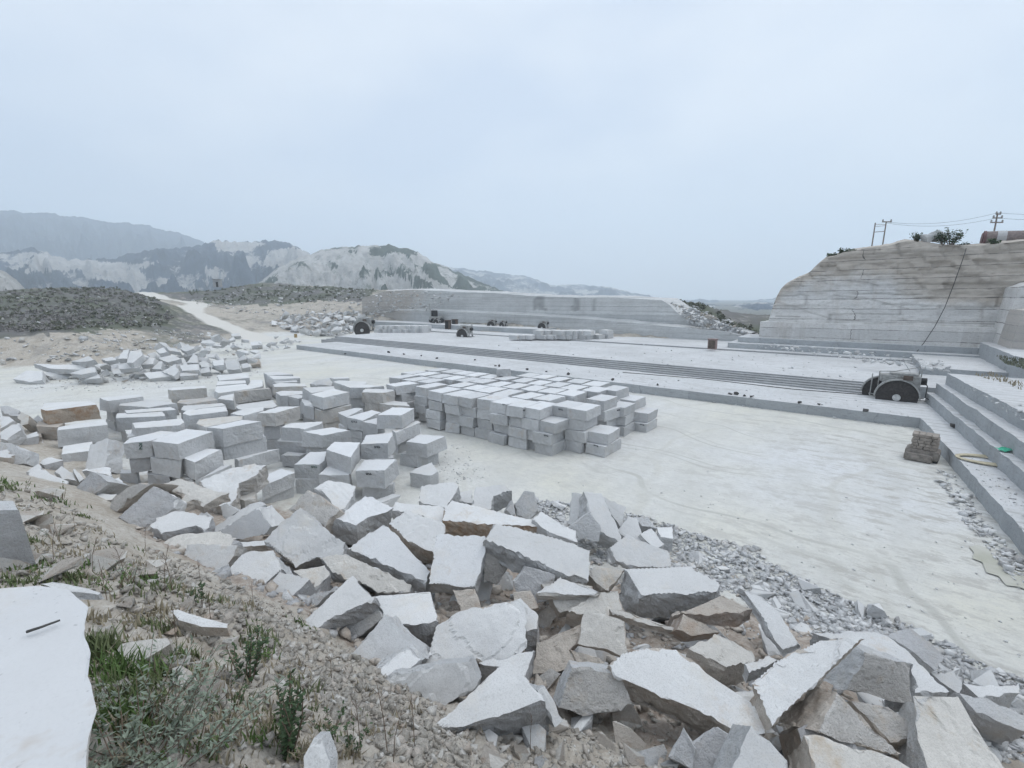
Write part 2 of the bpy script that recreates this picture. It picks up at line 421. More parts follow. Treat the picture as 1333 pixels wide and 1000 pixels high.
def build_ground():
    rad = 0.35*np.power(1.0215, np.arange(0, 435)); rad = rad[rad < 3400]
    ang = np.concatenate([np.linspace(-62, 62, 620), np.linspace(62, 298, 70)[1:-1]])*math.pi/180
    A, RR = np.meshgrid(ang, rad); X = RR*np.sin(A); Y = RR*np.cos(A)
    Z = full_height(X, Y); nr, na = X.shape
    V = np.stack([X, Y, Z], -1).reshape(-1, 3)
    V = np.vstack([V, [[0, 0, float(full_height(np.array([0.]), np.array([0.]))[0])]]])
    i = np.arange(nr-1)[:, None]*na; j = np.arange(na)[None, :]; j2 = (j+1) % na
    F = np.stack([i+j, i+na+j, i+na+j2, i+j2], -1).reshape(-1, 4)[:, ::-1]
    o = np_mesh('ground', V, F, M['ground']); tag(o, kind='structure')
    px, py, f = project(V[:, 0], V[:, 1], V[:, 2]); r = np.hypot(V[:, 0], V[:, 1])
    bz = base_height(V[:, 0], V[:, 1])
    dirt = np.clip((bz-.06)/.4, 0, 1)
    wob = 5*fbm(V[:, 0]*.25, V[:, 1]*.25, 4, 12)
    far = (f > 40) & (r < 260)
    scrub = ((inpoly(px+wob*4, py+wob*1.2, SCRUB1) | inpoly(px+wob*2, py+wob*.8, SCRUB2) | inpoly(px+wob, py+wob*.8, SCRUB3)) & far).astype(float)
    scrub = np.maximum(scrub, ((r > 160)).astype(float)*.6)
    scrub = np.maximum(scrub, (far & (r < 160))*(.40+.30*fbm(V[:, 0]*.08, V[:, 1]*.08, 3, 19))*dirt)
    road = np.clip(1.6-road_dist(V[:, 0], V[:, 1])/2.2, 0, 1)*(f > 30)
    heap = inpoly(px+wob, py+wob, HEAPP)&(r < 14)
    attr(o, 'zone', np.stack([dirt, scrub, road, heap.astype(float)], -1))
    return o
def ground_material():
    m, nt, b = mat('quarry_ground', .95)
    co = coords(nt, True); at = N(nt, 'ShaderNodeAttribute', attribute_name='zone')
    sep = N(nt, 'ShaderNodeSeparateColor'); Lk(nt, at.outputs['Color'], sep.inputs[0])
    mp = N(nt, 'ShaderNodeMapping'); mp.inputs['Rotation'].default_value = (0, 0, -PITANG); Lk(nt, co, mp.inputs['Vector']); cu = mp.outputs[0]
    # stone dust floor
    sxy = N(nt, 'ShaderNodeSeparateXYZ'); Lk(nt, cu, sxy.inputs[0])
    big = nz(nt, co, .10, 5, .6); mid = nz(nt, cu, .55, 6, .65, (1, .35, 1)); fine = nz(nt, co, 3.2, 6, .7)
    fl = mix(nt, ramp(nt, big, [(.34, 0.0), (.62, 1.0)]), (.60, .605, .61), (.588, .575, .51))
    fl = mix(nt, ramp(nt, mid, [(.36, .55), (.55, 0.0)]), fl, (.47, .47, .45))
    fl = mix(nt, ramp(nt, fine, [(.30, .5), (.46, 0.0)]), fl, (.40, .395, .375))
    # wheel and crawler tracks: rings about far centres, broken up
    vm = N(nt, 'ShaderNodeVectorMath', operation='DISTANCE'); wob = N(nt, 'ShaderNodeVectorMath', operation='ADD')
    nn = N(nt, 'ShaderNodeTexNoise'); nn.inputs['Scale'].default_value = .12; nn.inputs['Detail'].default_value = 2; Lk(nt, co, nn.inputs['Vector'])
    sc = N(nt, 'ShaderNodeVectorMath', operation='SCALE'); sc.inputs['Scale'].default_value = 9; Lk(nt, nn.outputs['Color'], sc.inputs[0])
    Lk(nt, co, wob.inputs[0]); Lk(nt, sc.outputs[0], wob.inputs[1]); Lk(nt, wob.outputs[0], vm.inputs[0]); vm.inputs[1].default_value = (22, 12, 0)
    s1 = math2(nt, 'SINE', math2(nt, 'MULTIPLY', vm.outputs['Value'], 5.2), 0)
    s2 = math2(nt, 'SINE', math2(nt, 'MULTIPLY', vm.outputs['Value'], 1.3), 0)
    tr = math2(nt, 'MULTIPLY', ramp(nt, s1, [(.55, 0.0), (.95, 1.0)]), ramp(nt, s2, [(.3, 0.0), (.9, .35)]))
    tr = math2(nt, 'MULTIPLY', tr, ramp(nt, nz(nt, co, .35, 4), [(.36, 0.0), (.52, .85)]))
    fl = mix(nt, tr, fl, (.44, .425, .37))
    vm2 = N(nt, 'ShaderNodeVectorMath', operation='DISTANCE'); Lk(nt, wob.outputs[0], vm2.inputs[0]); vm2.inputs[1].default_value = (-9, 3, 0)
    t1 = math2(nt, 'SINE', math2(nt, 'MULTIPLY', vm2.outputs['Value'], 11.0), 0); t2 = math2(nt, 'SINE', math2(nt, 'MULTIPLY', vm2.outputs['Value'], 1.9), 0)
    tr2 = math2(nt, 'MULTIPLY', ramp(nt, t1, [(.5, 0.0), (.9, 1.0)]), ramp(nt, t2, [(.55, 0.0), (.9, 1.0)]))
    tr2 = math2(nt, 'MULTIPLY', tr2, ramp(nt, nz(nt, co, .22, 5), [(.38, 0.0), (.54, .9)]))
    fl = mix(nt, tr2, fl, (.43, .425, .39))
    # flaked skin of the stone, brownish where the dust is gone
    fk = nz(nt, cu, 1.7, 9, .78, (.55, 1.2, 1)); fk2 = nz(nt, cu, .16, 4, .6)
    # more of it towards the ledges on the right
    rgt = N(nt, 'ShaderNodeMapRange'); rgt.inputs['From Min'].default_value = -5.5; rgt.inputs['From Max'].default_value = 3.0; Lk(nt, sxy.outputs[0], rgt.inputs['Value'])
    fkm = math2(nt, 'MULTIPLY', ramp(nt, fk, [(.50, 0.0), (.57, .85)]), math2(nt, 'ADD', math2(nt, 'MULTIPLY', rgt.outputs[0], .75), ramp(nt, fk2, [(.42, 0.0), (.62, .55)]), True))
    fl = mix(nt, fkm, fl, (.38, .365, .335))
    fl = mix(nt, ramp(nt, nz(nt, cu, 6.5, 5, .7, (.6, 1.3, 1)), [(.40, .42), (.56, 0.0)]), fl, (.47, .465, .44))
    gr_ = nz(nt, co, 22, 4, .75)
    fl = mix(nt, ramp(nt, gr_, [(.30, .6), (.42, 0.0)]), fl, (.33, .325, .31))
    # bank of soil and grit
    d1 = nz(nt, co, 1.1, 6, .65); d2 = nz(nt, co, 9, 6, .7); d3 = nz(nt, co, 34, 4, .7)
    di = mix(nt, ramp(nt, d1, [(.35, 0.0), (.65, 1.0)]), (.385, .345, .29), (.475, .445, .40))
    di = mix(nt, ramp(nt, d2, [(.36, .75), (.52, 0.0)]), di, (.30, .26, .215))
    di = mix(nt, ramp(nt, d3, [(.34, .6), (.5, 0.0)]), di, (.27, .24, .205))
    di = mix(nt, ramp(nt, d2, [(.58, 0.0), (.7, .7)]), di, (.60, .59, .565))
    di = mix(nt, math2(nt, 'MULTIPLY', at.outputs['Alpha'], .75), di, mix(nt, ramp(nt, d2, [(.4, 0.0), (.6, 1.0)]), (.25, .20, .165), (.38, .33, .285)))  # reddish-brown heap soil, also darkened to paint shade into the gaps
    # scrub slope
    g1 = nz(nt, co, .5, 6, .75); g2 = nz(nt, co, .12, 4)
    gr = mix(nt, ramp(nt, g2, [(.4, 0.0), (.6, 1.0)]), (.135, .132, .13), (.105, .115, .085))
    gr = mix(nt, ramp(nt, g1, [(.55, 0.0), (.68, .9)]), gr, (.29, .275, .255))
    ed = math2(nt, 'ADD', sep.outputs[0], math2(nt, 'MULTIPLY', math2(nt, 'SUBTRACT', nz(nt, co, 2.2, 5, .7), .5), 1.2))
    col = mix(nt, ramp(nt, ed, [(.3, 0.0), (.6, 1.0)]), fl, di)
    eg = math2(nt, 'ADD', sep.outputs[1], math2(nt, 'MULTIPLY', math2(nt, 'SUBTRACT', nz(nt, co, .5, 5, .7), .5), .9))
    col = mix(nt, ramp(nt, eg, [(.35, 0.0), (.6, 1.0)]), col, gr)
    col = mix(nt, ramp(nt, sep.outputs[2], [(.35, 0.0), (.7, 1.0)]), col, (.56, .54, .50))
    Lk(nt, col, b.inputs['Base Color'])
    p = bump(nt, b, nz(nt, co, 2.0, 8, .7), .06, .8)
    bump(nt, b, nz(nt, co, 22, 6, .75), .012, 1.0, p)
    return m
M['ground'] = ground_material()
def rockface(name, top, dark, weather, coarse=.35, lines=0, streak=.6, seams=0, jw=3.4, tread=0, sstr=.6):
    m, nt, b = mat(name, .92)
    co = coords(nt, True); at = N(nt, 'ShaderNodeAttribute', attribute_name='zone')
    sep = N(nt, 'ShaderNodeSeparateColor'); Lk(nt, at.outputs['Color'], sep.inputs[0])
    mp = N(nt, 'ShaderNodeMapping'); mp.inputs['Rotation'].default_value = (0, 0, -PITANG); Lk(nt, co, mp.inputs['Vector']); cu = mp.outputs[0]
    col = mix(nt, ramp(nt, nz(nt, cu, coarse, 5, .65, (1, 1, 1.6)), [(.35, 0.0), (.65, 1.0)]), tuple(x*.86 for x in top), top)
    st = nz(nt, cu, .9, 6, .7, (1.0, 1.0, .13))
    col = mix(nt, ramp(nt, st, [(.52, 0.0), (.68, streak)]), col, dark)
    wn = math2(nt, 'ADD', sep.outputs[0], math2(nt, 'MULTIPLY', math2(nt, 'SUBTRACT', nz(nt, cu, .7, 6, .7), .5), .9))
    col = mix(nt, ramp(nt, wn, [(.3, 0.0), (.8, .92)]), col, weather)
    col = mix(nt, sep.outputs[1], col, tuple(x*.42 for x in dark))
    col = mix(nt, ramp(nt, nz(nt, cu, 3.5, 6, .75, (1, 1, 3)), [(.36, .5), (.48, 0.0)]), col, tuple(x*.7 for x in dark))
    col = mix(nt, ramp(nt, nz(nt, cu, 16, 4, .75), [(.34, .4), (.46, 0.0)]), col, tuple(x*.75 for x in dark))
    if seams:
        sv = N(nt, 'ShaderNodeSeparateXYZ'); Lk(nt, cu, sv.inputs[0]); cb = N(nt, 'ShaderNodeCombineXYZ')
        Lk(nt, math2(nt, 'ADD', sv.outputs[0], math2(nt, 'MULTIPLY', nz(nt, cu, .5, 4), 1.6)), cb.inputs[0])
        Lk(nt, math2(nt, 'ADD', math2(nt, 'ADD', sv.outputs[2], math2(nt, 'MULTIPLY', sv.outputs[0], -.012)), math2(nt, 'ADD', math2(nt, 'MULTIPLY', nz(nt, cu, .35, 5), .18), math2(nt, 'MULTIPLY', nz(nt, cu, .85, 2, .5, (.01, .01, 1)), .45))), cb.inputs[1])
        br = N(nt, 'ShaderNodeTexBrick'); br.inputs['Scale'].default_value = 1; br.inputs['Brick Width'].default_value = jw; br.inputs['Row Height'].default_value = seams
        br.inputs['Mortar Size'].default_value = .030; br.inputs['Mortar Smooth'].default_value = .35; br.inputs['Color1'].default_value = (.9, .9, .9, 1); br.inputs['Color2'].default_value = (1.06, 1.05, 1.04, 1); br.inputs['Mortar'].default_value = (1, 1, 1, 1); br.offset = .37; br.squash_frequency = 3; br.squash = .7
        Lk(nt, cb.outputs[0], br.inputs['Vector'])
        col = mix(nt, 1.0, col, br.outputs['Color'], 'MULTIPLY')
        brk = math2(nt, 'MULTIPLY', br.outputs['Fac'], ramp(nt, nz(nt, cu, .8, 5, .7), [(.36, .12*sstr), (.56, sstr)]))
        col = mix(nt, brk, col, tuple(x*.30 for x in dark))  # shadow inside the seams, painted as thin dark lines
    if tread:
        st_ = N(nt, 'ShaderNodeSeparateXYZ'); Lk(nt, cu, st_.inputs[0])
        s = math2(nt, 'SINE', math2(nt, 'MULTIPLY', math2(nt, 'ADD', st_.outputs[1], math2(nt, 'MULTIPLY', nz(nt, cu, .6, 3), .25)), tread), 0)
        s = math2(nt, 'MULTIPLY', ramp(nt, s, [(.82, 0.0), (.97, .8)]), ramp(nt, nz(nt, cu, .5, 5, .7, (.4, 1, 1)), [(.45, 0.0), (.58, 1.0)]))
        col = mix(nt, s, col, tuple(x*.62 for x in dark))
        col = mix(nt, ramp(nt, nz(nt, cu, 1.2, 8, .78, (.5, 1.2, 1)), [(.54, 0.0), (.62, .6)]), col, tuple(x*.75 for x in dark))
    if lines:
        sz = N(nt, 'ShaderNodeSeparateXYZ'); Lk(nt, cu, sz.inputs[0])
        s = math2(nt, 'SINE', math2(nt, 'MULTIPLY', math2(nt, 'ADD', sz.outputs[2], math2(nt, 'MULTIPLY', nz(nt, cu, .3, 2), .15)), lines), 0)
        col = mix(nt, ramp(nt, s, [(.80, 0.0), (.97, .30)]), col, tuple(x*.7 for x in dark))
    Lk(nt, col, b.inputs['Base Color'])
    p = bump(nt, b, nz(nt, cu, 1.6, 7, .7, (1, 1, 2)), .08, .8)
    bump(nt, b, nz(nt, co, 12, 5, .7), .012, 1.0, p)
    return m
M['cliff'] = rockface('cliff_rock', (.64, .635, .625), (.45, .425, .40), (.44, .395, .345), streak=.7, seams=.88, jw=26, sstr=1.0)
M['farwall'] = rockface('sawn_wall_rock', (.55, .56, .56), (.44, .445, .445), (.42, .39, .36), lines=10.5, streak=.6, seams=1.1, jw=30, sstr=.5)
M['bench_top'] = rockface('bench_tread_rock', (.57, .575, .58), (.50, .495, .48), (.5, .46, .4), coarse=.25, streak=.25, tread=9)
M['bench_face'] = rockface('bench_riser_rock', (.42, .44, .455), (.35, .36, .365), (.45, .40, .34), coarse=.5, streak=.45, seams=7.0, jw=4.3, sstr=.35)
M['cut'] = rockface('saw_cut_rock', (.37, .375, .38), (.29, .29, .29), (.25, .24, .22), coarse=.5, lines=42, streak=.4)
def rock_box(name, u0, u1, w0, w1, z0, z1, seg=.5, face='bench_face', top='bench_top', rag=.05, seed=0, skew=0.0):
    """a sawn stone ledge in pit axes with slightly broken edges; skew shifts u with w"""
    nu = max(2, min(200, int((u1-u0)/seg))); nw = max(2, min(120, int((w1-w0)/seg)))
    bm = bmesh.new(); rng = random.Random(seed)
    us = [u0+(u1-u0)*i/nu for i in range(nu+1)]; ws = [w0+(w1-w0)*i/nw for i in range(nw+1)]
    def p(u, w, z, k): 
        q = Vector((u*1.5, w*1.5, z*2+seed)); a = noise.fractal(q, 1, 2, 3)*rag*k
        return uw(u+a+skew*(w-w0), w+a, z)
    g = [[bm.verts.new(p(u, w, z1+ .02*noise.fractal(Vector((u*.5, w*.5, seed)), 1, 2, 3)*(0 if face == 'cut' else 1), 1)) for w in ws] for u in us]
    for i in range(nu):
        for j in range(nw): bm.faces.new((g[i][j], g[i+1][j], g[i+1][j+1], g[i][j+1])).material_index = 0
    ring = [g[i][0] for i in range(nu+1)]+[g[nu][j] for j in range(1, nw+1)]+[g[i][nw] for i in range(nu-1, -1, -1)]+[g[0][j] for j in range(nw-1, 0, -1)]
    low = [bm.verts.new((v.co.x, v.co.y, z0)) for v in ring]; n = len(ring)
    for i in range(n): bm.faces.new((ring[i], low[i], low[(i+1) % n], ring[(i+1) % n])).material_index = 1
    bmesh.ops.recalc_face_normals(bm, faces=bm.faces)
    o = obj(name, bm, [M[top], M[face]])
    attr(o, 'zone', np.zeros((len(o.data.vertices), 3), np.float32))
    return o
def profile(pxs, w):
    out = []
    for x, y in pxs:
        p = on_w(x, y, w); out.append((to_uw(p)[0], p.z))
    return np.array(out)
def face_mesh(name, w, prof, z0, du, dz, setback, weather, material, back=20, dark=None, backdrop_drop=3.0, rough=.12, courses=.66, crown=1.0):
    us = np.arange(prof[0, 0], prof[-1, 0]+1e-6, du); zt = np.interp(us, prof[:, 0], prof[:, 1])
    zs = np.arange(z0, prof[:, 1].max()+dz, dz)
    U, Zl = np.meshgrid(us, zs, indexing='ij'); ZT = np.repeat(zt[:, None], len(zs), 1)
    Z = np.minimum(Zl, ZT)
    c = np.floor((Z+.15*fbm(U*.08, U*0, 2, 4))/courses); fr = (Z+.15*fbm(U*.08, U*0, 2, 4))/courses-c
    off = (_hash(c.astype(int), c.astype(int)*0, 5)-.5)*rough*1.0
    joint = np.floor((U+_hash(c.astype(int), c.astype(int)*0+1, 8)*9)/2.6)
    off = off+(_hash(joint.astype(int), c.astype(int), 13)-.5)*rough*1.2
    groove = (fr < dz/courses*1.01)
    off = off+np.where(groove & (vnoise(U*.35, c*3.1, 3) > .5), .10*rough/.12, 0)
    off = off+np.where((np.abs((U+_hash(c.astype(int), c.astype(int)*0+1, 8)*9)/2.6-joint) < .05) & (_hash(joint.astype(int), c.astype(int), 19) > .45), .10*rough/.12, 0)
    off = off+rough*fbm(U*.5, Z*1.1, 4, 21)+rough*.5*fbm(U*2.2, Z*3.5, 3, 23)
    W = w+setback(Z, U, ZT)+off
    Zn = Z+0*U
    V = np.stack([U*UX+W*WX, U*UY+W*WY, Zn], -1)
    nu, nz_ = U.shape
    extra = []
    # crown going back
    for k, (dw, dzz) in enumerate(((.6, .12), (2.0, .3), (6, .2), (back, -backdrop_drop))):
        ww = W[:, -1]+dw; zz = zt+dzz+.15*fbm(us*.6, us*0+k*3.3, 3, 41)
        extra.append(np.stack([us*UX+ww*WX, us*UY+ww*WY, zz], -1))
    V = np.concatenate([V]+[e[:, None, :] for e in extra], 1); nz2 = V.shape[1]
    idx = np.arange(nu*nz2).reshape(nu, nz2)
    F = np.stack([idx[:-1, :-1], idx[1:, :-1], idx[1:, 1:], idx[:-1, 1:]], -1)
    keep = np.ones(F.shape[:2], bool)
    both = (Zl[:-1, :-1] >= ZT[:-1, :-1]-1e-6) & (Zl[1:, :-1] >= ZT[1:, :-1]-1e-6)
    keep[:, :nz_-1] &= ~both
    F = F[keep]
    o = np_mesh(name, V.reshape(-1, 3), F, material, smooth=False)
    zo = np.zeros((nu, nz2, 3), np.float32)
    zo[:, :nz_, 0] = weather(Z, U, ZT); zo[:, nz_:, 0] = crown
    if dark is not None: zo[:, :nz_, 1] = dark(Z, U)
    attr(o, 'zone', zo.reshape(-1, 3))
    return o
def build_pit():
    g = build_ground()
    # front bench and the platform behind it
    parts = [rock_box('quarry_bench', -53.5, 2.75, 28.1, 34.2, -.05, .50, .45, seed=1)]
    for k, (w0, z) in enumerate(((33.4, .60), (33.75, .70), (34.1, .80), (34.45, .90))):
        parts.append(rock_box('quarry_bench', -57+k*.6, 1.6-k*.1, w0, w0+.5, -.05, z, .8, 'cut', 'cut', .02, 11+k))
    parts.append(rock_box('quarry_bench', -56, 2.9, 34.8, 48.3, -.05, 1.0, .8, seed=2, face='cut'))
    parts.append(rock_box('quarry_bench', -62, 3.5, 48.0, 58, -.05, 1.13, .8, seed=3, face='cut'))
    # right hand ledges stepping up
    parts.append(rock_box('stone_ledge', 4.5, 8.2, 4.5, 34.0, -.05, .50, .28, seed=4, skew=-.08))
    parts.append(rock_box('stone_ledge', 5.45, 11, 3.5, 32.9, .4, 1.02, .28, seed=5, skew=-.08))
    parts.append(rock_box('stone_ledge', 5.75, 11, 3.5, 32.7, .9, 1.57, .28, seed=6, skew=-.08))
    parts.append(rock_box('stone_ledge', 6.5, 18, 3.5, 32.5, 1.4, 2.15, .28, seed=7, skew=-.095))
    parts.append(rock_box('stone_ledge', 9.6, 22, 3.5, 36.0, 1.9, 2.95, .5, seed=8, skew=-.09))
    parts.append(rock_box('stone_ledge', 2.9, 12, 34.4, 51.0, -.05, 1.05, .5, seed=9))
    parts.append(rock_box('stone_ledge', 3.4, 14, 40.4, 51.0, .9, 1.5, .5, seed=19, rag=.12))
    parts.append(rock_box('stone_ledge', 7.4, 16, 36.4, 51.0, .9, 2.6, .5, seed=29, rag=.12))
    parts.append(rock_box('quarry_bench', -78, -35, 52.4, 57.5, -.05, 1.8, .8, seed=33))
    # ledges at the foot of the cliff
    parts.append(rock_box('stone_ledge', -10.6, 9.2, 49.6, 56, .8, 1.62, .4, seed=21, rag=.10))
    parts.append(rock_box('stone_ledge', -10.0, 9.4, 50.9, 56, 1.3, 2.12, .4, seed=22, rag=.10))
    for o in parts: tag(o, kind='structure')
    # cliff
    top = [(997,430),(999.5,418),(1003,407),(1009,388),(1015,376.5),(1020,372),(1030,366),(1041,360),(1052,355),(1060,347),(1068,340.5),(1077,333),(1086,333),(1100,328),(1130,322),(1160,318),(1180,313),(1205,314),(1230,319),(1275,319),(1300,317),(1333,313),(1420,309),(1700,300)]
    pr = profile(top, 52.6)
    def sb(Z, U, ZT):
        d = np.clip(ZT-Z, 0, 3.2)
        lean = np.clip(Z-1, 0, 20)*.06
        crest = np.clip(.5-d, 0, 2)**2*.3*np.clip(fbm(U*.2, U*0, 3, 2)+.9, .2, 2)
        low = 0; left = 0
        w_ = we(Z, U, ZT); q = U+.6*Z; ci = np.floor(q/1.3+_hash(np.floor(Z/.6).astype(int), np.floor(Z/.6).astype(int)*0, 4)); cz = np.floor(Z/.6)
        blk = (_hash(ci.astype(int), cz.astype(int), 91)-.4)*.5*np.clip(w_-.25, 0, 1)+.25*fbm(U*.9, Z*1.6, 4, 92)*np.clip(w_-.2, 0, 1)
        return lean+crest+low+left+blk
    def we(Z, U, ZT):
        tan = np.clip((Z-5.4-.10*(U+4)*-1+2.2*fbm(U*.16, Z*.2, 3, 15))/3.2, 0, 1)*.9+.3*np.clip(fbm((U+Z*.5)*.5, Z*.05, 4, 17)+.1, 0, 1)
        right = np.clip((U-1.5)/3, 0, 1)*np.clip((Z-5.0)/1.0, 0, 1)*.6
        return np.clip(tan+right+np.clip(1.3-(ZT-Z), 0, 1)*.35, 0, 1)
    def dk(Z, U):  # shadow in joints and seams, painted as dark lines
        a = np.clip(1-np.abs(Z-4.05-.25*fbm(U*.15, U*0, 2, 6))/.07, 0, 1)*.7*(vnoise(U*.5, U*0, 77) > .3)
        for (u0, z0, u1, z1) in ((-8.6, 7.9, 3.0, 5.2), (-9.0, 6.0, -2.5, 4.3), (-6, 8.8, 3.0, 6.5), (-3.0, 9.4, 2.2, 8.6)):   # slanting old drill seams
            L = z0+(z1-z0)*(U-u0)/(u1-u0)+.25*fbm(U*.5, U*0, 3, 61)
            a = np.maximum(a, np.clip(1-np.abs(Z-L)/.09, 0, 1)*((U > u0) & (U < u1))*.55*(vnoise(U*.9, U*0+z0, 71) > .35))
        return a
    u0 = to_uw(on_w(986.5, 440, 51.7))[0]; zl = on_w(992, 419, 51.7).z; print('CLIFF', u0, zl, on_w(1280, 428, 51.7).z, pr[0])
    lowtier = rock_box('cliff', u0, 9.2, 51.7, 56, .9, zl, .3, 'cliff', 'cliff', .10, 44, skew=.06); tag(lowtier, kind='structure')
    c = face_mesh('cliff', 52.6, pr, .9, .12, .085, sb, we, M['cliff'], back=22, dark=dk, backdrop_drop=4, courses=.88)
    tag(c, kind='structure')
    # return of the cliff on the right: pale corner rib and brown end face
    def poly_solid(name, pts, ext, m, wv=0.0):
        bm = solid([Vector(p) for p in pts], Vector(ext)); roughen(bm, .6, .03, .05, 5, 5)
        o = obj(name, bm, [m, m]); attr(o, 'zone', np.full((len(o.data.vertices), 3), wv, np.float32)*np.array([1, 0, 0], np.float32)); return tag(o, kind='structure')
    a = on_w(1282, 468, 50.5); 
    q = [on_w(x, y, 49.0) for x, y in ((1295,470),(1306,436),(1326,374),(1346,366),(1420,360),(1420,475))]
    poly_solid('cliff_end', q, WVEC*5, M['cliff'], .0)
    q = [on_w(x, y, 45.5) for x, y in ((1314,456),(1333,404),(1420,396),(1420,470))]
    poly_solid('cliff_end', q, WVEC*4, M['farwall'], .9)
    # far sawn wall in two lifts
    up = [(470,388),(486,384),(500,379),(540,377.5),(600,380),(640,381.5),(700,386),(750,387.5),(800,387.5),(862,391),(872,398),(884,410),(930,428)]
    pu = profile(up, 58.6)
    pl = profile([(440,424),(480,410),(510,404.5),(560,404.5),(640,408),(700,411),(760,415),(820,420),(880,426),(950,433),(975,440)], 57.0)
    fw = lambda Z, U, ZT: np.clip((Z-1)*.03, 0, 1)
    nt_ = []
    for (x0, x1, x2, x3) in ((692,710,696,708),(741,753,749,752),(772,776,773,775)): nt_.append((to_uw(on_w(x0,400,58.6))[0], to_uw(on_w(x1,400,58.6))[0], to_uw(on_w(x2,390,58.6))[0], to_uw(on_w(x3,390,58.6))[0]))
    def fd(Z, U):  # shade of shallow recesses painted as dark trapezoids
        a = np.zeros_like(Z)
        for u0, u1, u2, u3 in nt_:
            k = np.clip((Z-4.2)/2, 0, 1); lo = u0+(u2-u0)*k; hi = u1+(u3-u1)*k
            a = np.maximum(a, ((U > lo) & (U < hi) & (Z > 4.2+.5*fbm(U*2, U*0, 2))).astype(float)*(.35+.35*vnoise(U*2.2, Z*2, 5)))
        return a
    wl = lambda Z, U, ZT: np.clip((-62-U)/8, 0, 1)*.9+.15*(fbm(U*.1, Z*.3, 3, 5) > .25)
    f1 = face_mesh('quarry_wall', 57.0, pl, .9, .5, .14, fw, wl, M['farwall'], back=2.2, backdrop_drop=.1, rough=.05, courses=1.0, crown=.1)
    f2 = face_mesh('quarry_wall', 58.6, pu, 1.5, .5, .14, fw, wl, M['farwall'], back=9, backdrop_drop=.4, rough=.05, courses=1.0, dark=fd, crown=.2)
    tag(f1, kind='structure'); tag(f2, kind='structure')
    # puddle at the foot of the right ledge
    bm = bmesh.new(); ring = [at_z(x, y, .03) for x, y in ((1262,712),(1272,709),(1286,714),(1293,724),(1306,729),(1318,741),(1334,746),(1350,762),(1345,771),(1326,764),(1310,762),(1300,750),(1284,745),(1279,732),(1266,727),(1268,719))]
    f = bm.faces.new([bm.verts.new(p) for p in ring]); bm.normal_update()
    if f.normal.z < 0: f.normal_flip()
    o = obj('puddle', bm, M['puddle']); tag(o, kind='structure')
    return g
WVEC = Vector((WX, WY, 0))
def _puddle():
    m, nt, b = mat('wet_green_mud', .35); co = coords(nt, True)
    Lk(nt, ramp(nt, nz(nt, co, 1.5, 5), [(.35, (.36, .355, .29)), (.65, (.45, .44, .39))]), b.inputs['Base Color']); return m
M['puddle'] = _puddle()
# ---------------------------------------------------------------- hills
def hill_material(name, green, pale, pale2):
    m, nt, b = mat(name, 1.0); co = coords(nt, True)
    at = N(nt, 'ShaderNodeAttribute', attribute_name='zone'); sep = N(nt, 'ShaderNodeSeparateColor'); Lk(nt, at.outputs['Color'], sep.inputs[0])
    g = mix(nt, ramp(nt, nz(nt, co, .012, 6, .7), [(.4, 0.0), (.62, 1.0)]), green, tuple(x*1.7 for x in green))
    p = mix(nt, ramp(nt, nz(nt, co, .035, 8, .8, (1, 1, 1.6)), [(.40, 0.0), (.58, 1.0)]), pale2, pale)
    p = mix(nt, ramp(nt, nz(nt, co, .07, 6, .8), [(.56, 0.0), (.64, .65)]), p, tuple(x*2.2 for x in green))
    bump(nt, b, nz(nt, co, .05, 8, .75), 12, .8)
    e = math2(nt, 'ADD', sep.outputs[0], math2(nt, 'MULTIPLY', math2(nt, 'SUBTRACT', nz(nt, co, .03, 8, .8), .5), 1.6))
    Lk(nt, mix(nt, ramp(nt, e, [(.42, 0.0), (.56, 1.0)]), g, p), b.inputs['Base Color'])
    return m
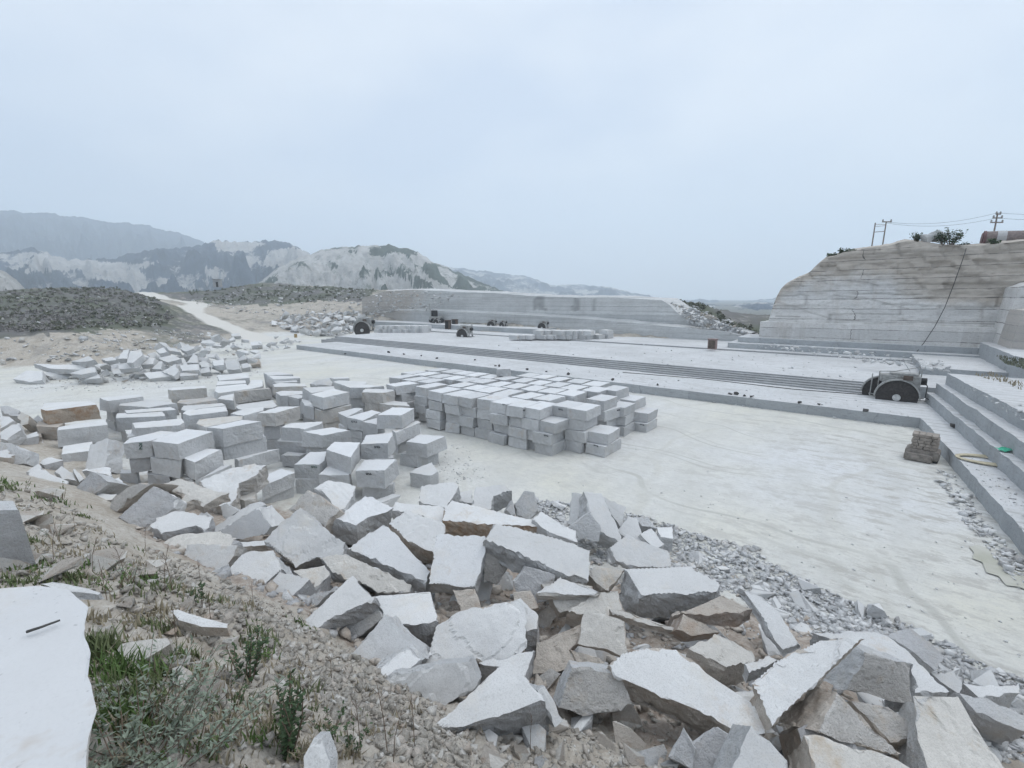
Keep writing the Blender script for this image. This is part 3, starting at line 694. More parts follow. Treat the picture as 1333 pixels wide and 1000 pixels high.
def hill(name, D, ridge, m, depth=.42, patches=(), basepale=0.0, z_base=-15, amp=1.0, seed=0, veins=()):
    """a mountain: its ridge line stands at distance D, slopes fall towards and away from the viewer with gullies"""
    rx = np.array([q[0] for q in ridge], float); ry = np.array([q[1] for q in ridge], float)
    xs = np.arange(rx[0], rx[-1]+.1, 1.5); ys = np.interp(xs, rx, ry)
    ys = ys+amp*(3.0*fbm(xs*.05, xs*0, 4, seed)+3.2*fbm(xs*.18, xs*0, 5, seed+3))
    s = np.concatenate([np.linspace(-1, 0, 84), np.linspace(0, 1, 8)[1:]])
    V = np.zeros((len(xs), len(s), 3)); H = np.zeros(len(xs)); GU = np.zeros((len(xs), len(s)))
    for i, (x, y) in enumerate(zip(xs, ys)):
        d = ray(x, y); hd = math.hypot(d.x, d.y); H[i] = EYE+d.z/hd*D
        dx, dy = d.x/hd, d.y/hd
        k = np.clip(1-np.abs(s), 0, 1)
        r = D*(1+s*depth)
        gul = fbm(np.full_like(s, x*.03)+s*2.5, s*9, 6, seed+9)+1.1*np.abs(fbm(np.full_like(s, x*.05)+s*3, s*6, 5, seed+5))-.2; GU[i] = gul
        prof = k**1.25
        h = z_base+(H[i]-z_base)*prof+(H[i]-z_base)*.36*gul*np.sin(np.clip(k, 0, 1)*math.pi)
        cap = EYE+(H[i]-EYE)*r/D*1.0
        V[i, :, 0] = dx*r; V[i, :, 1] = dy*r; V[i, :, 2] = np.minimum(h, np.where(s < 0, np.maximum(cap-2, z_base), h))
    idx = np.arange(len(xs)*len(s)).reshape(len(xs), len(s))
    F = np.stack([idx[:-1, :-1], idx[1:, :-1], idx[1:, 1:], idx[:-1, 1:]], -1).reshape(-1, 4)
    V = V.reshape(-1, 3); o = np_mesh(name, V, F, m); tag(o, kind='structure')
    px, py, f = project(V[:, 0], V[:, 1], V[:, 2]); z = np.full(len(V), basepale)
    wob = fbm(px*.08, py*.15, 4, seed+40)*9+fbm(px*.4, py*.5, 4, seed+44)*6
    for pol in patches: z = np.maximum(z, inpoly(px+wob, py+wob*.4, pol).astype(float))
    for pol in veins: z = np.where(inpoly(px+wob, py+wob*.4, pol), 0.1, z)
    gl = GU.reshape(-1); z = np.clip(z*.85+.12-.55*(gl-.15)*(z > .05)+.18*np.clip(-gl, 0, 1), 0, 1)  # plant cover follows the relief, painting in slope shading as well
    attr(o, 'zone', np.stack([z, z*0, z*0], -1)); return o
def build_hills():
    mh = hill_material('far_forest_hazed', (.038, .055, .085), (.52, .505, .485), (.40, .39, .375))  # forest green shifted to blue, painting distance haze into the colour
    mq = hill_material('quarried_hill', (.06, .075, .06), (.58, .57, .55), (.43, .42, .40))
    hill('mountain', 2300, [(-500,330),(-250,290),(-60,272),(0,275),(60,278),(120,285),(180,292),(230,303),(265,316),(330,332),(420,352),(560,400)], mh, seed=3, amp=.8)
    hill('hill', 1100, [(-500,360),(-200,330),(0,330),(40,324),(90,338),(150,336),(205,325),(262,319),(285,312),(330,315),(357,311),(378,318),(402,330),(440,345),(480,368),(540,395)], mh, seed=11, amp=1.0, basepale=.12,
         patches=[[(40,336),(55,330),(100,334),(140,343),(110,350),(60,352),(30,354)],[(110,350),(150,341),(195,346),(180,354),(200,366),(150,366),(108,362)],[(275,313),(330,314),(345,318),(318,325),(285,327)],[(330,342),(352,330),(378,320),(400,328),(420,340),(380,345),(350,348)],[(265,352),(280,350),(292,360),(275,362)],[(170,345),(205,338),(195,346)]])
    hill('hill', 620, [(300,378),(330,372),(352,358),(366,347),(382,338),(402,331),(432,322),(470,319),(512,318),(540,325),(562,341),(590,352),(615,362),(640,374),(690,386),(740,394)], mq, seed=23, amp=.8, basepale=.72,
         veins=[[(500,316),(522,316),(548,327),(538,334),(516,327),(492,334),(478,331)],[(420,345),(432,338),(440,348),(428,352)],[(540,345),(562,341),(600,354),(640,372),(660,380),(600,380),(570,366)],[(530,365),(545,362),(560,372),(540,375)],[(470,352),(520,350),(540,362),(500,360)],[(455,325),(465,328),(452,332)],[(330,372),(350,362),(362,356),(360,366),(345,374)]])
    hill('hill', 420, [(-300,345),(-60,338),(-10,348),(10,356),(22,364),(34,378),(50,392)], mq, seed=31, amp=.4, basepale=.75)
    hill('hill', 1900, [(480,352),(560,344),(600,350),(640,355),(682,359),(722,371),(762,371),(800,374),(830,382),(870,391),(930,400)], mh, seed=37, amp=.6, basepale=.36)
    hill('hill', 950, [(800,414),(850,404),(885,399),(915,395),(940,399),(962,396),(985,393),(1010,397),(1060,394),(1150,400),(1300,415)], mh, seed=47, amp=.5, depth=.78, basepale=.25, patches=[[(900,402),(925,399),(945,408),(915,410)]])
    hill('hill', 2100, [(820,402),(870,394),(905,389),(930,391),(965,393),(1000,389),(1050,384),(1150,392),(1300,400)], mh, seed=41, amp=.5, basepale=.2)
# ---------------------------------------------------------------- outlines of the stones one can tell apart
# view | outline of the upper face | height | thickness | normal | materials | label
BLOCKS = '''
A|345,485 400,498 845,445 800,415 375,430|1.70|.58||white/rust|long block with a rusty brown front, highest at the left end of the yard
A|310,635 505,640 560,600 330,590|1.12|.55||tan/tan|brownish block directly under the long rusty fronted block
A|380,772 550,762 560,720 380,740|.56|.56||tan/brown|dark brown bottom block under the rusty fronted block
A|225,738 370,722 360,690 250,700|.85|.5||tan/tan|pinkish brown block poking out left of the rusty stack
A|260,868 400,855 400,820 260,835|.42|.42||grey/shade|grey bottom block below the pinkish brown one at left
A|70,770 320,678 345,715 228,742|1.0|.35||white/shade|wedge shaped white topped stone left of the rusty stack
A|492,668 505,640 915,568 938,620|1.28|.62||white/grey|pale round edged block just below and right of the rusty block
A|530,880 548,805 800,765 775,848|.8|.55||white/grey|white topped block leaning against the upright sawn slab
B|65,785 130,735 395,672 535,680 312,760|1.75|.50||pale/grey|wide grey block with a green painted number two
B|318,762 400,722 620,655 850,680 540,788|1.76|.52||pale/grey|block joined to the right side of the number two block
G|800,185 928,164 930,140 800,150|1.24|.45||grey/shade|small grey block propping the number two block
G|925,172 1125,190 1150,155 930,140|1.24|.52||grey/grey|wide block under the right half of the number two pair
G|912,274 1050,290 1050,255 915,250|.72|.42||grey/shade|grey footing block two below the number two pair
H|405,168 545,112 658,118 490,202|1.28|.55||pale/grey|squat block standing below the right corner of the number two pair
H|525,298 655,222 725,215 600,272|.8|.35||pale/grey|low block half hidden right of the squat block
B|795,643 1100,578 1272,590 930,657|1.78|.62||pale/grey|long pale block on top of the rough three high pile
B|860,795 935,802 1310,722 1280,700 900,750|1.2|.55||grey/grey|rough split block in the middle of the three high pile
C|30,915 300,838 425,828 70,932|.68|.5||pale/grey|long split block at the bottom of the three high pile
A|860,385 1215,355 1245,375 935,415|1.55|.55||white/grey|backmost white block at the yellowish track, near left
B|30,452 75,402 330,400 535,432 285,470|1.36|.55||white/grey|broad white block second in line from the track
B|80,495 490,465 530,490 100,520|1.30|.52||white/grey|narrow white block in front of the broad one near the track
B|0,562 10,520 410,505 440,545|1.26|.58||white/grey|white block behind the pale one with chunk beside it
B|145,603 580,565 605,602 560,625 170,652|1.26|.52||white/grey|white block with a sliced right end behind number two
B|80,668 160,658 180,715 105,728|.85|.3||white/white|small white offcut lying between two blocks left
B|455,315 500,300 780,280 795,300 500,322|1.15|.56||white/speck|rough faced block alone against the yellowish track
B|532,428 560,402 860,380 888,405 620,442|1.16|.5||speck/speck|pink tinged block just in front of the rough lone block
B|565,492 590,455 930,430 958,452 600,498|1.22|.5||white/grey|thin white block squeezed behind the broad trapezoid block
B|585,522 620,492 960,458 978,502 640,542|1.24|.6||white/grey|broad trapezoid block with a sloping left side
B|700,610 720,575 1000,545 1108,545 1100,577 780,642|1.14|.42||cream/grey|low cream block with a tan stain behind the long pale block
B|880,190 1155,168 1165,212 900,238|.92|.4||white/grey|white block farthest back beside the round edged rubble
B|875,268 890,242 1130,235 1138,256 880,278|.9|.3||white/grey|thin white slab lying before the farthest white block
B|858,325 880,285 1130,265 1205,303 900,347|1.0|.5||white/grey|white block behind the pinkish speckled one
B|1142,290 1180,232 1280,230 1282,285 1205,302|.85|.4||white/grey|square white block in the gap left of the striped pair
B|888,395 910,372 1030,350 1030,412|1.02|.5||white/grey|grey ended block tucked left of the pinkish speckled one
C|28,336 90,322 330,298 354,306|1.62|.56||speck/speck|pinkish speckled block with a flat weathered front
C|42,468 60,445 370,405 408,456 370,472 80,492|1.12|.42||white/grey|flat white block in front of the pinkish speckled one
C|0,522 130,475 290,465 285,497 110,542|1.16|.45||white/grey|white slab with a pointed end in the middle of the yard
C|230,520 420,463 608,460 383,520|1.62|.56||white/speck|block with a pitted yellowish right side, mid yard
C|290,637 430,635 470,600 300,600|1.05|.52||grey/shade|dark grey block under the pitted yellowish one
C|312,756 425,752 425,725 315,730|.52|.5||shade/shade|shadowed bottom block under the dark grey one
C|285,168 430,160 545,184 320,190|1.12|.55||white/grey|far block of the stepped row beside the open floor
C|318,192 595,200 606,214 372,226|1.14|.55||white/grey|second block of the stepped row beside the open floor
C|365,237 575,230 582,250 390,256|1.0|.45||white/grey|thin third block of the stepped row
C|360,272 420,255 650,262 662,286 380,292|1.1|.5||white/speck|nearest block of the stepped row with mottled front
C|390,337 450,325 625,325 630,352 500,366 430,367|1.14|.58||white/grey|block leaning beside the dark hollow, mid yard
C|498,371 560,355 632,365 628,385 592,397|1.12|.5||white/grey|short block with a square grey end, mid yard
C|627,297 900,285 906,310 702,347|1.62|.55||white/grey|block standing behind the big square topped one
C|693,357 890,307 1032,337 805,387|1.76|.54||white/grey|big square topped block on the mottled one
C|705,467 790,502 1052,450 1030,432|1.18|.56||white/speck|mottled block with a chipped corner beneath the square topped one
C|608,392 690,410 725,470 640,452|1.22|.6||grey/shade|narrow end on block left of the mottled chipped one
C|850,212 1020,205 1032,216 900,222|.92|.4||white/grey|thin far block behind the rounded lump
C|890,247 940,235 1180,245 1182,266 960,272|1.0|.5||white/grey|far block beside the rounded lump with white top
C|943,263 1170,268 1330,285 1185,298 1035,301|1.58|.55||white/grey|corner block with a bluish front left of the neat field
D|473,72 500,40 750,45 762,60 650,77|1.56|.55||white/speck|block with a rough tan end next to the bluish corner block
D|398,110 495,120 520,90 420,90|1.04|.5||grey/shade|square grey block under the bluish corner block
D|493,120 615,142 640,110 520,95|1.03|.5||grey/shade|grey block under the rough tan ended one
D|618,167 690,135 860,155 888,192 702,182|1.06|.5||white/speck|tapered block with a pink grey end
D|262,247 420,205 485,213 340,287|1.24|.5||pale/grey|left block of the tight trio with split lines
D|340,288 560,226 642,246 480,318|1.25|.5||pale/grey|middle block of the tight trio with a painted mark
D|475,327 605,292 662,312 612,355|1.22|.5||pale/grey|right block of the tight trio below the overhang
D|605,267 740,200 932,210 820,272|1.74|.54||pale/grey|clean block overhanging its neighbours near the open floor
D|732,402 820,350 960,318 985,332 765,424|1.2|.5||white/grey|rough sided block under the clean overhanging one
D|735,497 930,440 962,450 785,512|.66|.45||grey/grey|bottom block two below the clean overhanging one
D|855,500 980,435 1202,450 1035,522|.95|.52||pale/grey|rectangular block on the pair at the edge of the open floor
D|808,600 1000,560 1142,590 955,627|.45|.45||grey/grey|lower block of the pair at the edge of the open floor
D|885,767 960,722 1080,680 1142,757 1072,797|.46|.46||white/grey|five sided block alone on the floor
C|628,680 880,640 1047,668 800,714|1.28|.5||pale/grey|smooth block with an even right side, centre of the yard
C|440,642 520,605 800,590 790,612 640,662 590,652|1.28|.52||white/grey|block with a curved lip behind the smooth centre one
C|400,762 560,772 660,792 640,748 430,738|.78|.45||grey/shade|dull grey block beneath the curved lip one
C|435,886 600,892 662,866 500,855|.46|.42||grey/shade|floor block in front of the dull grey one
D|465,522 510,445 735,420 745,442 702,512|1.34|.54||pale/grey|square block with a faint black painted code, upper
D|495,642 750,612 752,640 600,655|.82|.4||grey/grey|block hidden under the upper coded one
D|165,572 230,500 460,505 380,637|1.36|.55||pale/grey|large square topped block leaning left of the coded ones
D|95,787 200,695 375,745 390,760 362,792|.82|.5||pale/grey|white wedge topped block under the large square one
D|413,752 500,655 782,650 672,752|.96|.54||pale/grey|lower block with a faint black painted code
D|478,892 560,865 762,850 748,872|.42|.42||grey/grey|footing block under the lower coded one
C|553,967 690,855 836,850 822,930 772,967|.96|.46||pale/grey|block with green paint scribbles at its corner
H|1112,307 1255,304 1275,280 1130,280|.5|.48||grey/grey|plain block under the one with green scribbles
H|908,350 945,272 1030,235 1115,264|.88|.42||pale/grey|tilted block beside the large white slab with rough end
'''
HEAP = '''
C|692,264 740,235 850,210 885,255 870,282 740,282|.9|.5|.2,-.4,.8|grey/grey|rounded grey lump at the back of the yard
A|775,790 940,738 925,940 900,1020 735,1020|.95|.45|-.15,-.75,.55|white/grey|upright sawn slab with saw grooves on its right edge
G|745,265 850,262 860,248 750,245|.7|.4||grey/shade|dull broken stone in the hollow under number two
H|335,282 400,262 500,288 480,312|.7|.3||white/grey|thin broken slab at the foot of the squat block
H|515,320 700,235 860,210 935,222 870,290 765,330 740,420 700,470 620,460|1.25|.45|.1,-.35,.9|white/speck|large white slab with a crumbled right end
H|725,420 870,368 874,424 800,442|.85|.4||cream/cream|cream lump beneath the crumbled end of the large slab
A|0,462 60,450 165,500 160,545 60,530 0,515|1.4|.4|.2,-.5,.8|grey/grey|grey topped boulder at the left margin, highest
A|0,540 90,545 135,580 60,622 0,652|1.35|.3|.1,-.4,.9|white/grey|smooth white slab at the left margin under the grey boulder
A|0,690 100,620 175,610 182,662 60,757 0,742|1.35|.35|.1,-.4,.9|white/grey|pale slab second from the top at the left margin
A|140,552 190,510 252,540 242,612 190,622|1.15|.5|.1,-.6,.7|cream/tan|pinkish lump right of the left margin slabs
A|280,572 330,533 372,580 340,612|1.1|.4|.3,-.6,.6|grey/grey|small faceted stone beside the rusty fronted block
A|-40,770 90,780 245,850 235,962 80,972 -40,960|1.5|.4|.3,-.6,.4|grey/grey|big flat grey face leaning at the left margin
A|-20,850 60,833 132,880 100,902 -20,900|1.65|.22||white/tan|thin white wedge on top of the flat grey face
A|338,947 420,900 542,930 382,967|1.05|.34||white/shade|flat topped stone with a dark front below the brown stack
G|145,260 240,210 320,265 420,320 400,402 260,345 200,320|1.9|.35|.2,-.4,.9|white/grey|smooth white slab dipping into the grassy bank
G|330,258 382,220 450,265 470,312 390,302|1.5|.4|.1,-.4,.9|white/grey|small pale triangle stone behind the dipping slab
G|445,242 465,235 522,300 490,317|1.5|.3|.4,-.5,.7|white/grey|narrow sliver standing between white stones at left
G|405,412 570,258 682,320 590,390 500,452|1.9|.4|-.1,-.8,.5|shade/grey|grey faced slab tipped on edge above the bank
G|500,247 670,225 692,285 570,257|1.65|.35|0,-.2,1|white/grey|white stone behind the tipped grey faced slab
G|680,312 740,290 788,345 700,332|1.5|.45|.1,-.1,1|white/shade|white topped stone with shadowed front by the tipped slab
G|535,455 592,395 722,395 692,430 602,442|1.75|.45|0,-.2,1|white/shade|low stone with bright left corner at the bank edge
G|665,522 682,430 760,370 870,325 948,330 800,440 710,527|2.0|.4|-.3,-.8,.4|speck/tan|brownish curved stone tipped against the big grey slab
H|5,545 235,343 392,420 360,482 160,637|1.95|.38|.2,-.75,.6|shade/white|big tilted grey slab with a bright left edge
H|240,345 400,293 530,340 692,387 540,472 480,430 390,467 420,402 290,365|1.95|.22|.1,-.3,.95|cream/tan|broken cream slab lying across the tilted grey slab
H|235,592 260,545 380,500 602,533 592,562 570,617 540,627 490,595 280,647|1.95|.34|0,-.2,1|white/shade|white slab with a dark undercut front below the cream one
H|185,792 235,705 430,650 640,620 762,668 700,720 440,745 330,772|1.9|.38|0,-.2,1|cream/shade|long cream topped slab with a dark shadow beneath it
H|395,872 437,703 757,713 740,780 610,942 560,912|1.95|.45|0,-.7,.6|white/speck|upright white slab with a dark hairline crack
H|620,957 790,762 980,743 1042,862 940,942 900,1002 700,1002|1.95|.45|0,-.5,.8|white/grey|smooth white slab with a wavy seam near the bank
H|615,640 880,478 978,600 932,660 745,686|1.35|.5|0,-.9,.35|pale/white|triangular blue grey sawn face in the left of the heap
H|590,613 830,460 920,440 940,470 880,478 615,640|1.45|.4|-.1,-.4,.9|white/white|white upper edge slab over the triangular sawn face
H|655,470 690,450 760,500 700,560 655,540|1.4|.4|-.2,-.7,.7|white/grey|small upright white stone left of the triangular face
H|770,690 930,680 935,712 780,730|1.3|.15||white/tan|thin slab filling the dark slot below the triangular face
R|115,262 230,155 366,265 360,302 300,320 278,310 215,345|1.45|.6|0,-.6,.7|white/grey|big rough white boulder with a rounded foot
R|190,158 252,97 352,160 305,216|1.35|.4|-.2,-.6,.6|speck/tan|crumbly tan faced stone above the big rough boulder
R|270,92 320,62 406,82 375,155 352,157 290,95|1.15|.4|.2,-.2,1|white/grey|white roof shaped stone behind the crumbly tan one
R|333,187 440,115 522,150 410,207|1.25|.5|.1,-.2,1|pale/grey|square block with a rough right side atop the heap
R|385,288 500,210 542,240 646,358 628,395 472,320|1.5|.42|0,-.45,.85|pale/grey|long tilted sawn block sliding towards the bank
R|90,440 165,353 252,388 170,470|1.95|.4|-.1,-.4,.9|white/shade|pale stone with a dark right end above the gravel bank
R|208,357 305,338 324,365 260,427 248,388|1.75|.3|.1,-.3,.9|cream/shade|cream stone beside the dark brown hollow
R|293,317 370,300 582,400 577,427 470,427 450,412 330,367|1.6|.4|.1,-.6,.7|cream/grey|long low slab under the tilted sawn block
R|208,492 222,460 270,430 347,415 260,492 215,527|1.85|.4|-.2,-.6,.5|grey/grey|grey stone leaning on the left of the tall white one
R|213,542 395,378 472,455 330,512 250,567|2.15|.5|-.1,-.35,.9|white/shade|tall white topped stone with a grey underside on the bank edge
R|373,562 385,500 472,480 492,512 380,602|1.9|.4|-.1,-.7,.5|grey/grey|grey chunk wedged beside the tall white topped stone
R|468,442 652,425 674,525 535,530 498,507|2.0|.42|0,-.15,1|white/shade|square white topped stone overhanging a dark gap
R|368,652 500,512 638,645 450,727|2.2|.4|0,-.75,.55|pale/grey|kite shaped pale face under the square overhanging stone
R|508,712 530,695 772,648 807,715 790,750 600,832 508,772|2.5|.45|0,-.75,.6|white/grey|broad white face with a ledge across its middle
R|638,667 676,540 742,498 925,455 948,475 962,610 930,627|2.12|.38|0,-.55,.75|white/tan|large rectangular slab with a rough spalled upper face
R|925,455 947,447 1002,500 1000,547 962,552 945,475|2.1|.4|0,-.2,1|white/shade|white shoulder behind the large spalled slab
P|566,946 662,857 704,904 708,914 600,946|2.85|.5|0,-.35,.9|white/shade|pointed white wedge low in the centre
S|65,657 240,613 207,697 130,672|2.1|.4|0,-.3,.95|white/shade|white stone peeking out behind the pointed wedge
S|255,752 275,735 337,847 305,862|2.6|.3|.3,-.7,.6|white/grey|thin upright sliver right of the pointed wedge
R|650,397 670,243 832,245 826,300 797,410|1.6|.36|0,-.6,.75|pale/grey|nearly square sawn slab facing the viewer, mid heap
R|698,195 700,157 725,130 992,195 996,215 870,207|1.15|.34|0,-.2,1|white/rust|long slab with a rust stained front edge
R|613,132 620,80 722,70 737,85 700,157|.95|.42|0,-.5,.85|white/grey|white block at the top of the heap beside the floor
R|730,102 785,95 787,137 735,132|.6|.4|0,-.4,.9|white/grey|low white chunk between two blocks at the heap top
S|35,152 45,83 140,78 167,100 110,118 100,157|.9|.45|.1,-.4,.85|white/grey|white block with a dark faceted right side, heap top
S|178,142 205,97 237,105 252,165 225,187 185,177|.75|.35|0,-.8,.5|grey/grey|egg shaped grey stone standing on the heap top
S|150,160 168,128 180,175 165,178|.7|.3|.2,-.7,.5|grey/grey|small grey shard left of the egg shaped stone
R|515,207 577,165 692,200 697,240 660,302 580,262|1.2|.4|.1,-.4,.9|white/tan|rough white slab with a brown broken lower edge
R|523,162 540,135 692,150 697,207 600,177|1.0|.35|0,-.3,.95|white/white|flat white slab behind the rust edged one
S|85,260 120,205 330,255 417,290 407,387 300,347|1.75|.38|.1,-.35,.9|white/grey|long white slab sloping right across the middle of the heap
S|235,192 265,170 372,225 377,262 290,237|1.1|.35|.1,-.3,.95|white/grey|white slab behind the long sloping one
S|75,282 120,320 167,330 120,402 75,397|1.35|.4|.2,-.8,.3|speck/grey|rough grey flank under the long sloping slab
S|173,392 215,345 302,375 282,452 200,472|1.5|.4|0,-.8,.5|shade/grey|shadowy grey triangular stone in the centre gap
S|248,432 325,378 452,427 432,442|1.6|.14|0,-.3,.95|white/cream|thin white flake resting above the centre gap
S|412,362 440,343 532,355 482,422 460,417|1.25|.35|.1,-.5,.8|cream/tan|cream wedge behind the big cut block
S|345,202 357,100 400,112 412,160 362,212|.9|.4|-.3,-.7,.5|white/grey|leftmost of the upright slabs beside the gravel spill
S|353,217 420,168 452,217 447,262 377,247|.85|.3|-.1,-.8,.4|grey/grey|dark grey foot stone among the upright slabs
S|400,102 460,108 517,240 512,262 447,227 415,160|.95|.35|.25,-.6,.75|white/grey|tallest smooth slab leaning right by the gravel spill
S|463,117 537,150 522,217 477,152|.85|.2|.2,-.7,.6|white/grey|smaller slab behind the tallest leaning one
S|515,228 545,180 572,190 597,267 530,247|.55|.3|.1,-.6,.7|white/grey|pale lozenge stone right of the upright slabs
S|563,182 610,183 637,222 590,212|.4|.4|.1,-.5,.8|grey/grey|grey boulder at the head of the gravel spill
S|638,217 690,213 687,252 650,247|.35|.3||white/grey|white cube like stone in the gravel spill
S|488,282 540,243 672,290 682,347 600,347 508,327|.75|.18|0,-.5,.85|white/grey|broad flat slab sunk in the gravel spill
S|583,237 620,223 662,270 630,287|.45|.2|.1,-.4,.9|white/white|flat pale chip stone above the sunk slab
S|540,352 740,343 842,402 832,427 590,437|1.6|.45|0,-.25,1|white/grey|large cut block with a long flat front, right of centre
S|348,487 450,425 512,420 522,482 490,502 380,502|1.45|.3|0,-.5,.85|cream/tan|cream slab under the left end of the cut block
S|488,482 530,485 702,547 692,562 600,532 500,502|1.7|.14|0,-.35,.9|cream/tan|thin plank like flake in front of the cut block
S|388,592 410,490 532,520 537,637 470,607|1.95|.12|0,-.6,.75|cream/tan|tan shield shaped flake in the dirt
S|243,687 250,590 390,535 387,580 355,617 382,662 300,692|1.8|.4|0,-.6,.7|tan/brown|crumbling reddish brown chunk left of the tan flake
S|358,612 450,640 457,672 380,657|2.0|.1|0,-.6,.75|tan/tan|small tan tile shaped flake under the shield flake
S|318,807 360,667 507,690 552,790 522,817 400,827|2.25|.35|0,-.75,.5|speck/grey|split stone with rippled face above the dirt
P|798,868 816,852 848,845 882,850 975,912 1012,955 992,957 968,962 932,937 806,884|2.35|.34|.05,-.42,.9|white/tan|largest white slab with rounded left end, lower right
S|700,550 725,498 802,540 837,560 750,572|1.8|.3|0,-.6,.7|tan/brown|brown pointed wedge above the largest slab
S|688,502 850,440 942,480 920,497 700,502|1.5|.25|0,-.2,1|tan/brown|brown slab loaded with loose grit behind the cut block
T|75,412 160,448 200,490 266,590 215,617 140,500|1.5|.16|-.2,-.45,.9|white/grey|slanting white plank shaped slab by the gravel spill
S|748,617 830,570 942,620 962,652 860,672|1.9|.3|0,-.25,1|cream/tan|tan slab with grit on it above the largest slab
S|923,657 1000,630 1040,650 1000,672 940,692|2.05|.22|0,-.3,1|white/grey|small white stone left of the big square ended block
T|116,712 190,650 335,580 472,577 185,852|2.5|.38|0,-.32,.95|white/tan|big white block with a rough brown right side, lower right
T|335,567 480,552 552,570 622,620 742,742 640,747 632,660 470,612|1.85|.5|0,-.2,1|white/grey|white slab with flakes on top behind the brown sided block
T|425,748 480,622 630,662 636,792|1.9|.3|-.05,-.9,.4|speck/grey|grey broken front under the flaked white slab
T|545,572 630,540 742,640 702,677 612,607|1.35|.35|.1,-.4,.9|shade/grey|blue grey stone at the right edge of the heap
T|325,882 400,757 520,880 602,952 580,962 400,902|2.15|.35|.2,-.7,.5|speck/tan|brownish slab standing under the flaked white slab
T|448,782 545,790 677,887 662,907 570,910|1.9|.3|.1,-.5,.8|speck/tan|pinkish flat stone leaning on the brownish slab
T|638,757 790,765 925,1005 900,1030 690,1030|2.0|.36|0,-.4,.9|cream/grey|pale slab with a patch of brown dirt, bottom right
T|298,892 330,893 562,960 652,1015 640,1040 330,1040|2.35|.35|0,-.35,.95|cream/tan|cream slab at the lower edge, right of centre
T|35,1030 115,863 232,975 245,1030|2.7|.3|0,-.6,.7|white/grey|pointed pale stone at the bottom edge
T|788,752 870,770 1010,830 1012,882 850,822|1.15|.35|.1,-.4,.9|grey/shade|blue grey slab near the right edge of the heap
T|808,725 980,723 992,762 860,772|.85|.3|0,-.3,1|white/grey|flat pale slab behind the blue grey one at right
T|700,690 770,680 800,720 790,760 730,720|1.1|.3|.1,-.5,.8|white/grey|small pale stone between flaked slab and right edge
P|1180,905 1210,905 1230,960 1190,965|1.5|.3|0,-.6,.7|shade/grey|shadowed stone under the dirt patched slab
P|1040,950 1090,930 1120,985 1060,1010|2.1|.3|.1,-.6,.7|shade/tan|dull stone in the gap below the brown sided block
P|470,905 500,880 515,900 505,925|2.3|.25|-.1,-.6,.7|cream/tan|tan stone wedged at the bank edge
P|668,770 690,768 700,790 672,795|1.55|.2|0,-.6,.8|tan/tan|small tan stone below the nearly square slab
P|590,768 618,765 625,790 600,796|1.55|.2|0,-.6,.8|tan/tan|little tan block left of the small tan stone
P|706,760 715,758 770,762 772,788 730,795|1.5|.25|0,-.6,.8|cream/tan|cream stone in the pocket right of the square slab
P|893,970 935,945 962,965 975,1005 900,1010|2.35|.3|-.1,-.5,.8|shade/grey|grey stone under the largest slab
P|870,985 890,950 905,975 900,1000|2.4|.25|-.3,-.6,.7|shade/grey|narrow grey stone on edge under the largest slab
'''
NEAR = '''
P|-60,650 18,652 25,664 -60,668|4.2|.55||grey/shade|grey block with drill ridges standing on the grassy bank
P|-60,768 0,766 50,763 88,768 98,776 117,790 112,812 122,850 118,880 127,925 122,960 121,1015 124,1060 -80,1060|4.75|.45|0,0,1|dusty/cream|flat white dusty slab filling the lower left corner
P|52,760 70,757 112,764 133,771 128,775 95,771 70,768|3.95|.05|0,-.1,1|white/grey|thin white flake lying behind the corner slab
P|222,795 232,793 262,803 297,812 296,818 262,816 232,807|3.75|.09|.1,-.25,1|white/tan|thin pointed wedge slab in the middle of the weeds
P|146,855 158,838 190,833 218,830 222,838 190,858 160,862|3.95|.10|0,-.3,1|cream/tan|flat cream stone between grass tufts by the corner slab
P|224,870 236,866 246,882 240,895 224,892|3.95|.1|0,-.5,.8|cream/tan|small cream stone below the flat cream one
P|395,985 408,960 420,958 432,990 430,1015 395,1015|4.0|.12|.1,-.7,.6|white/grey|white upright stone at the bottom edge beside the weeds
P|118,945 124,905 140,890 150,905 135,935|4.0|.14|.2,-.6,.7|white/cream|pale stone touching the right edge of the corner slab
'''
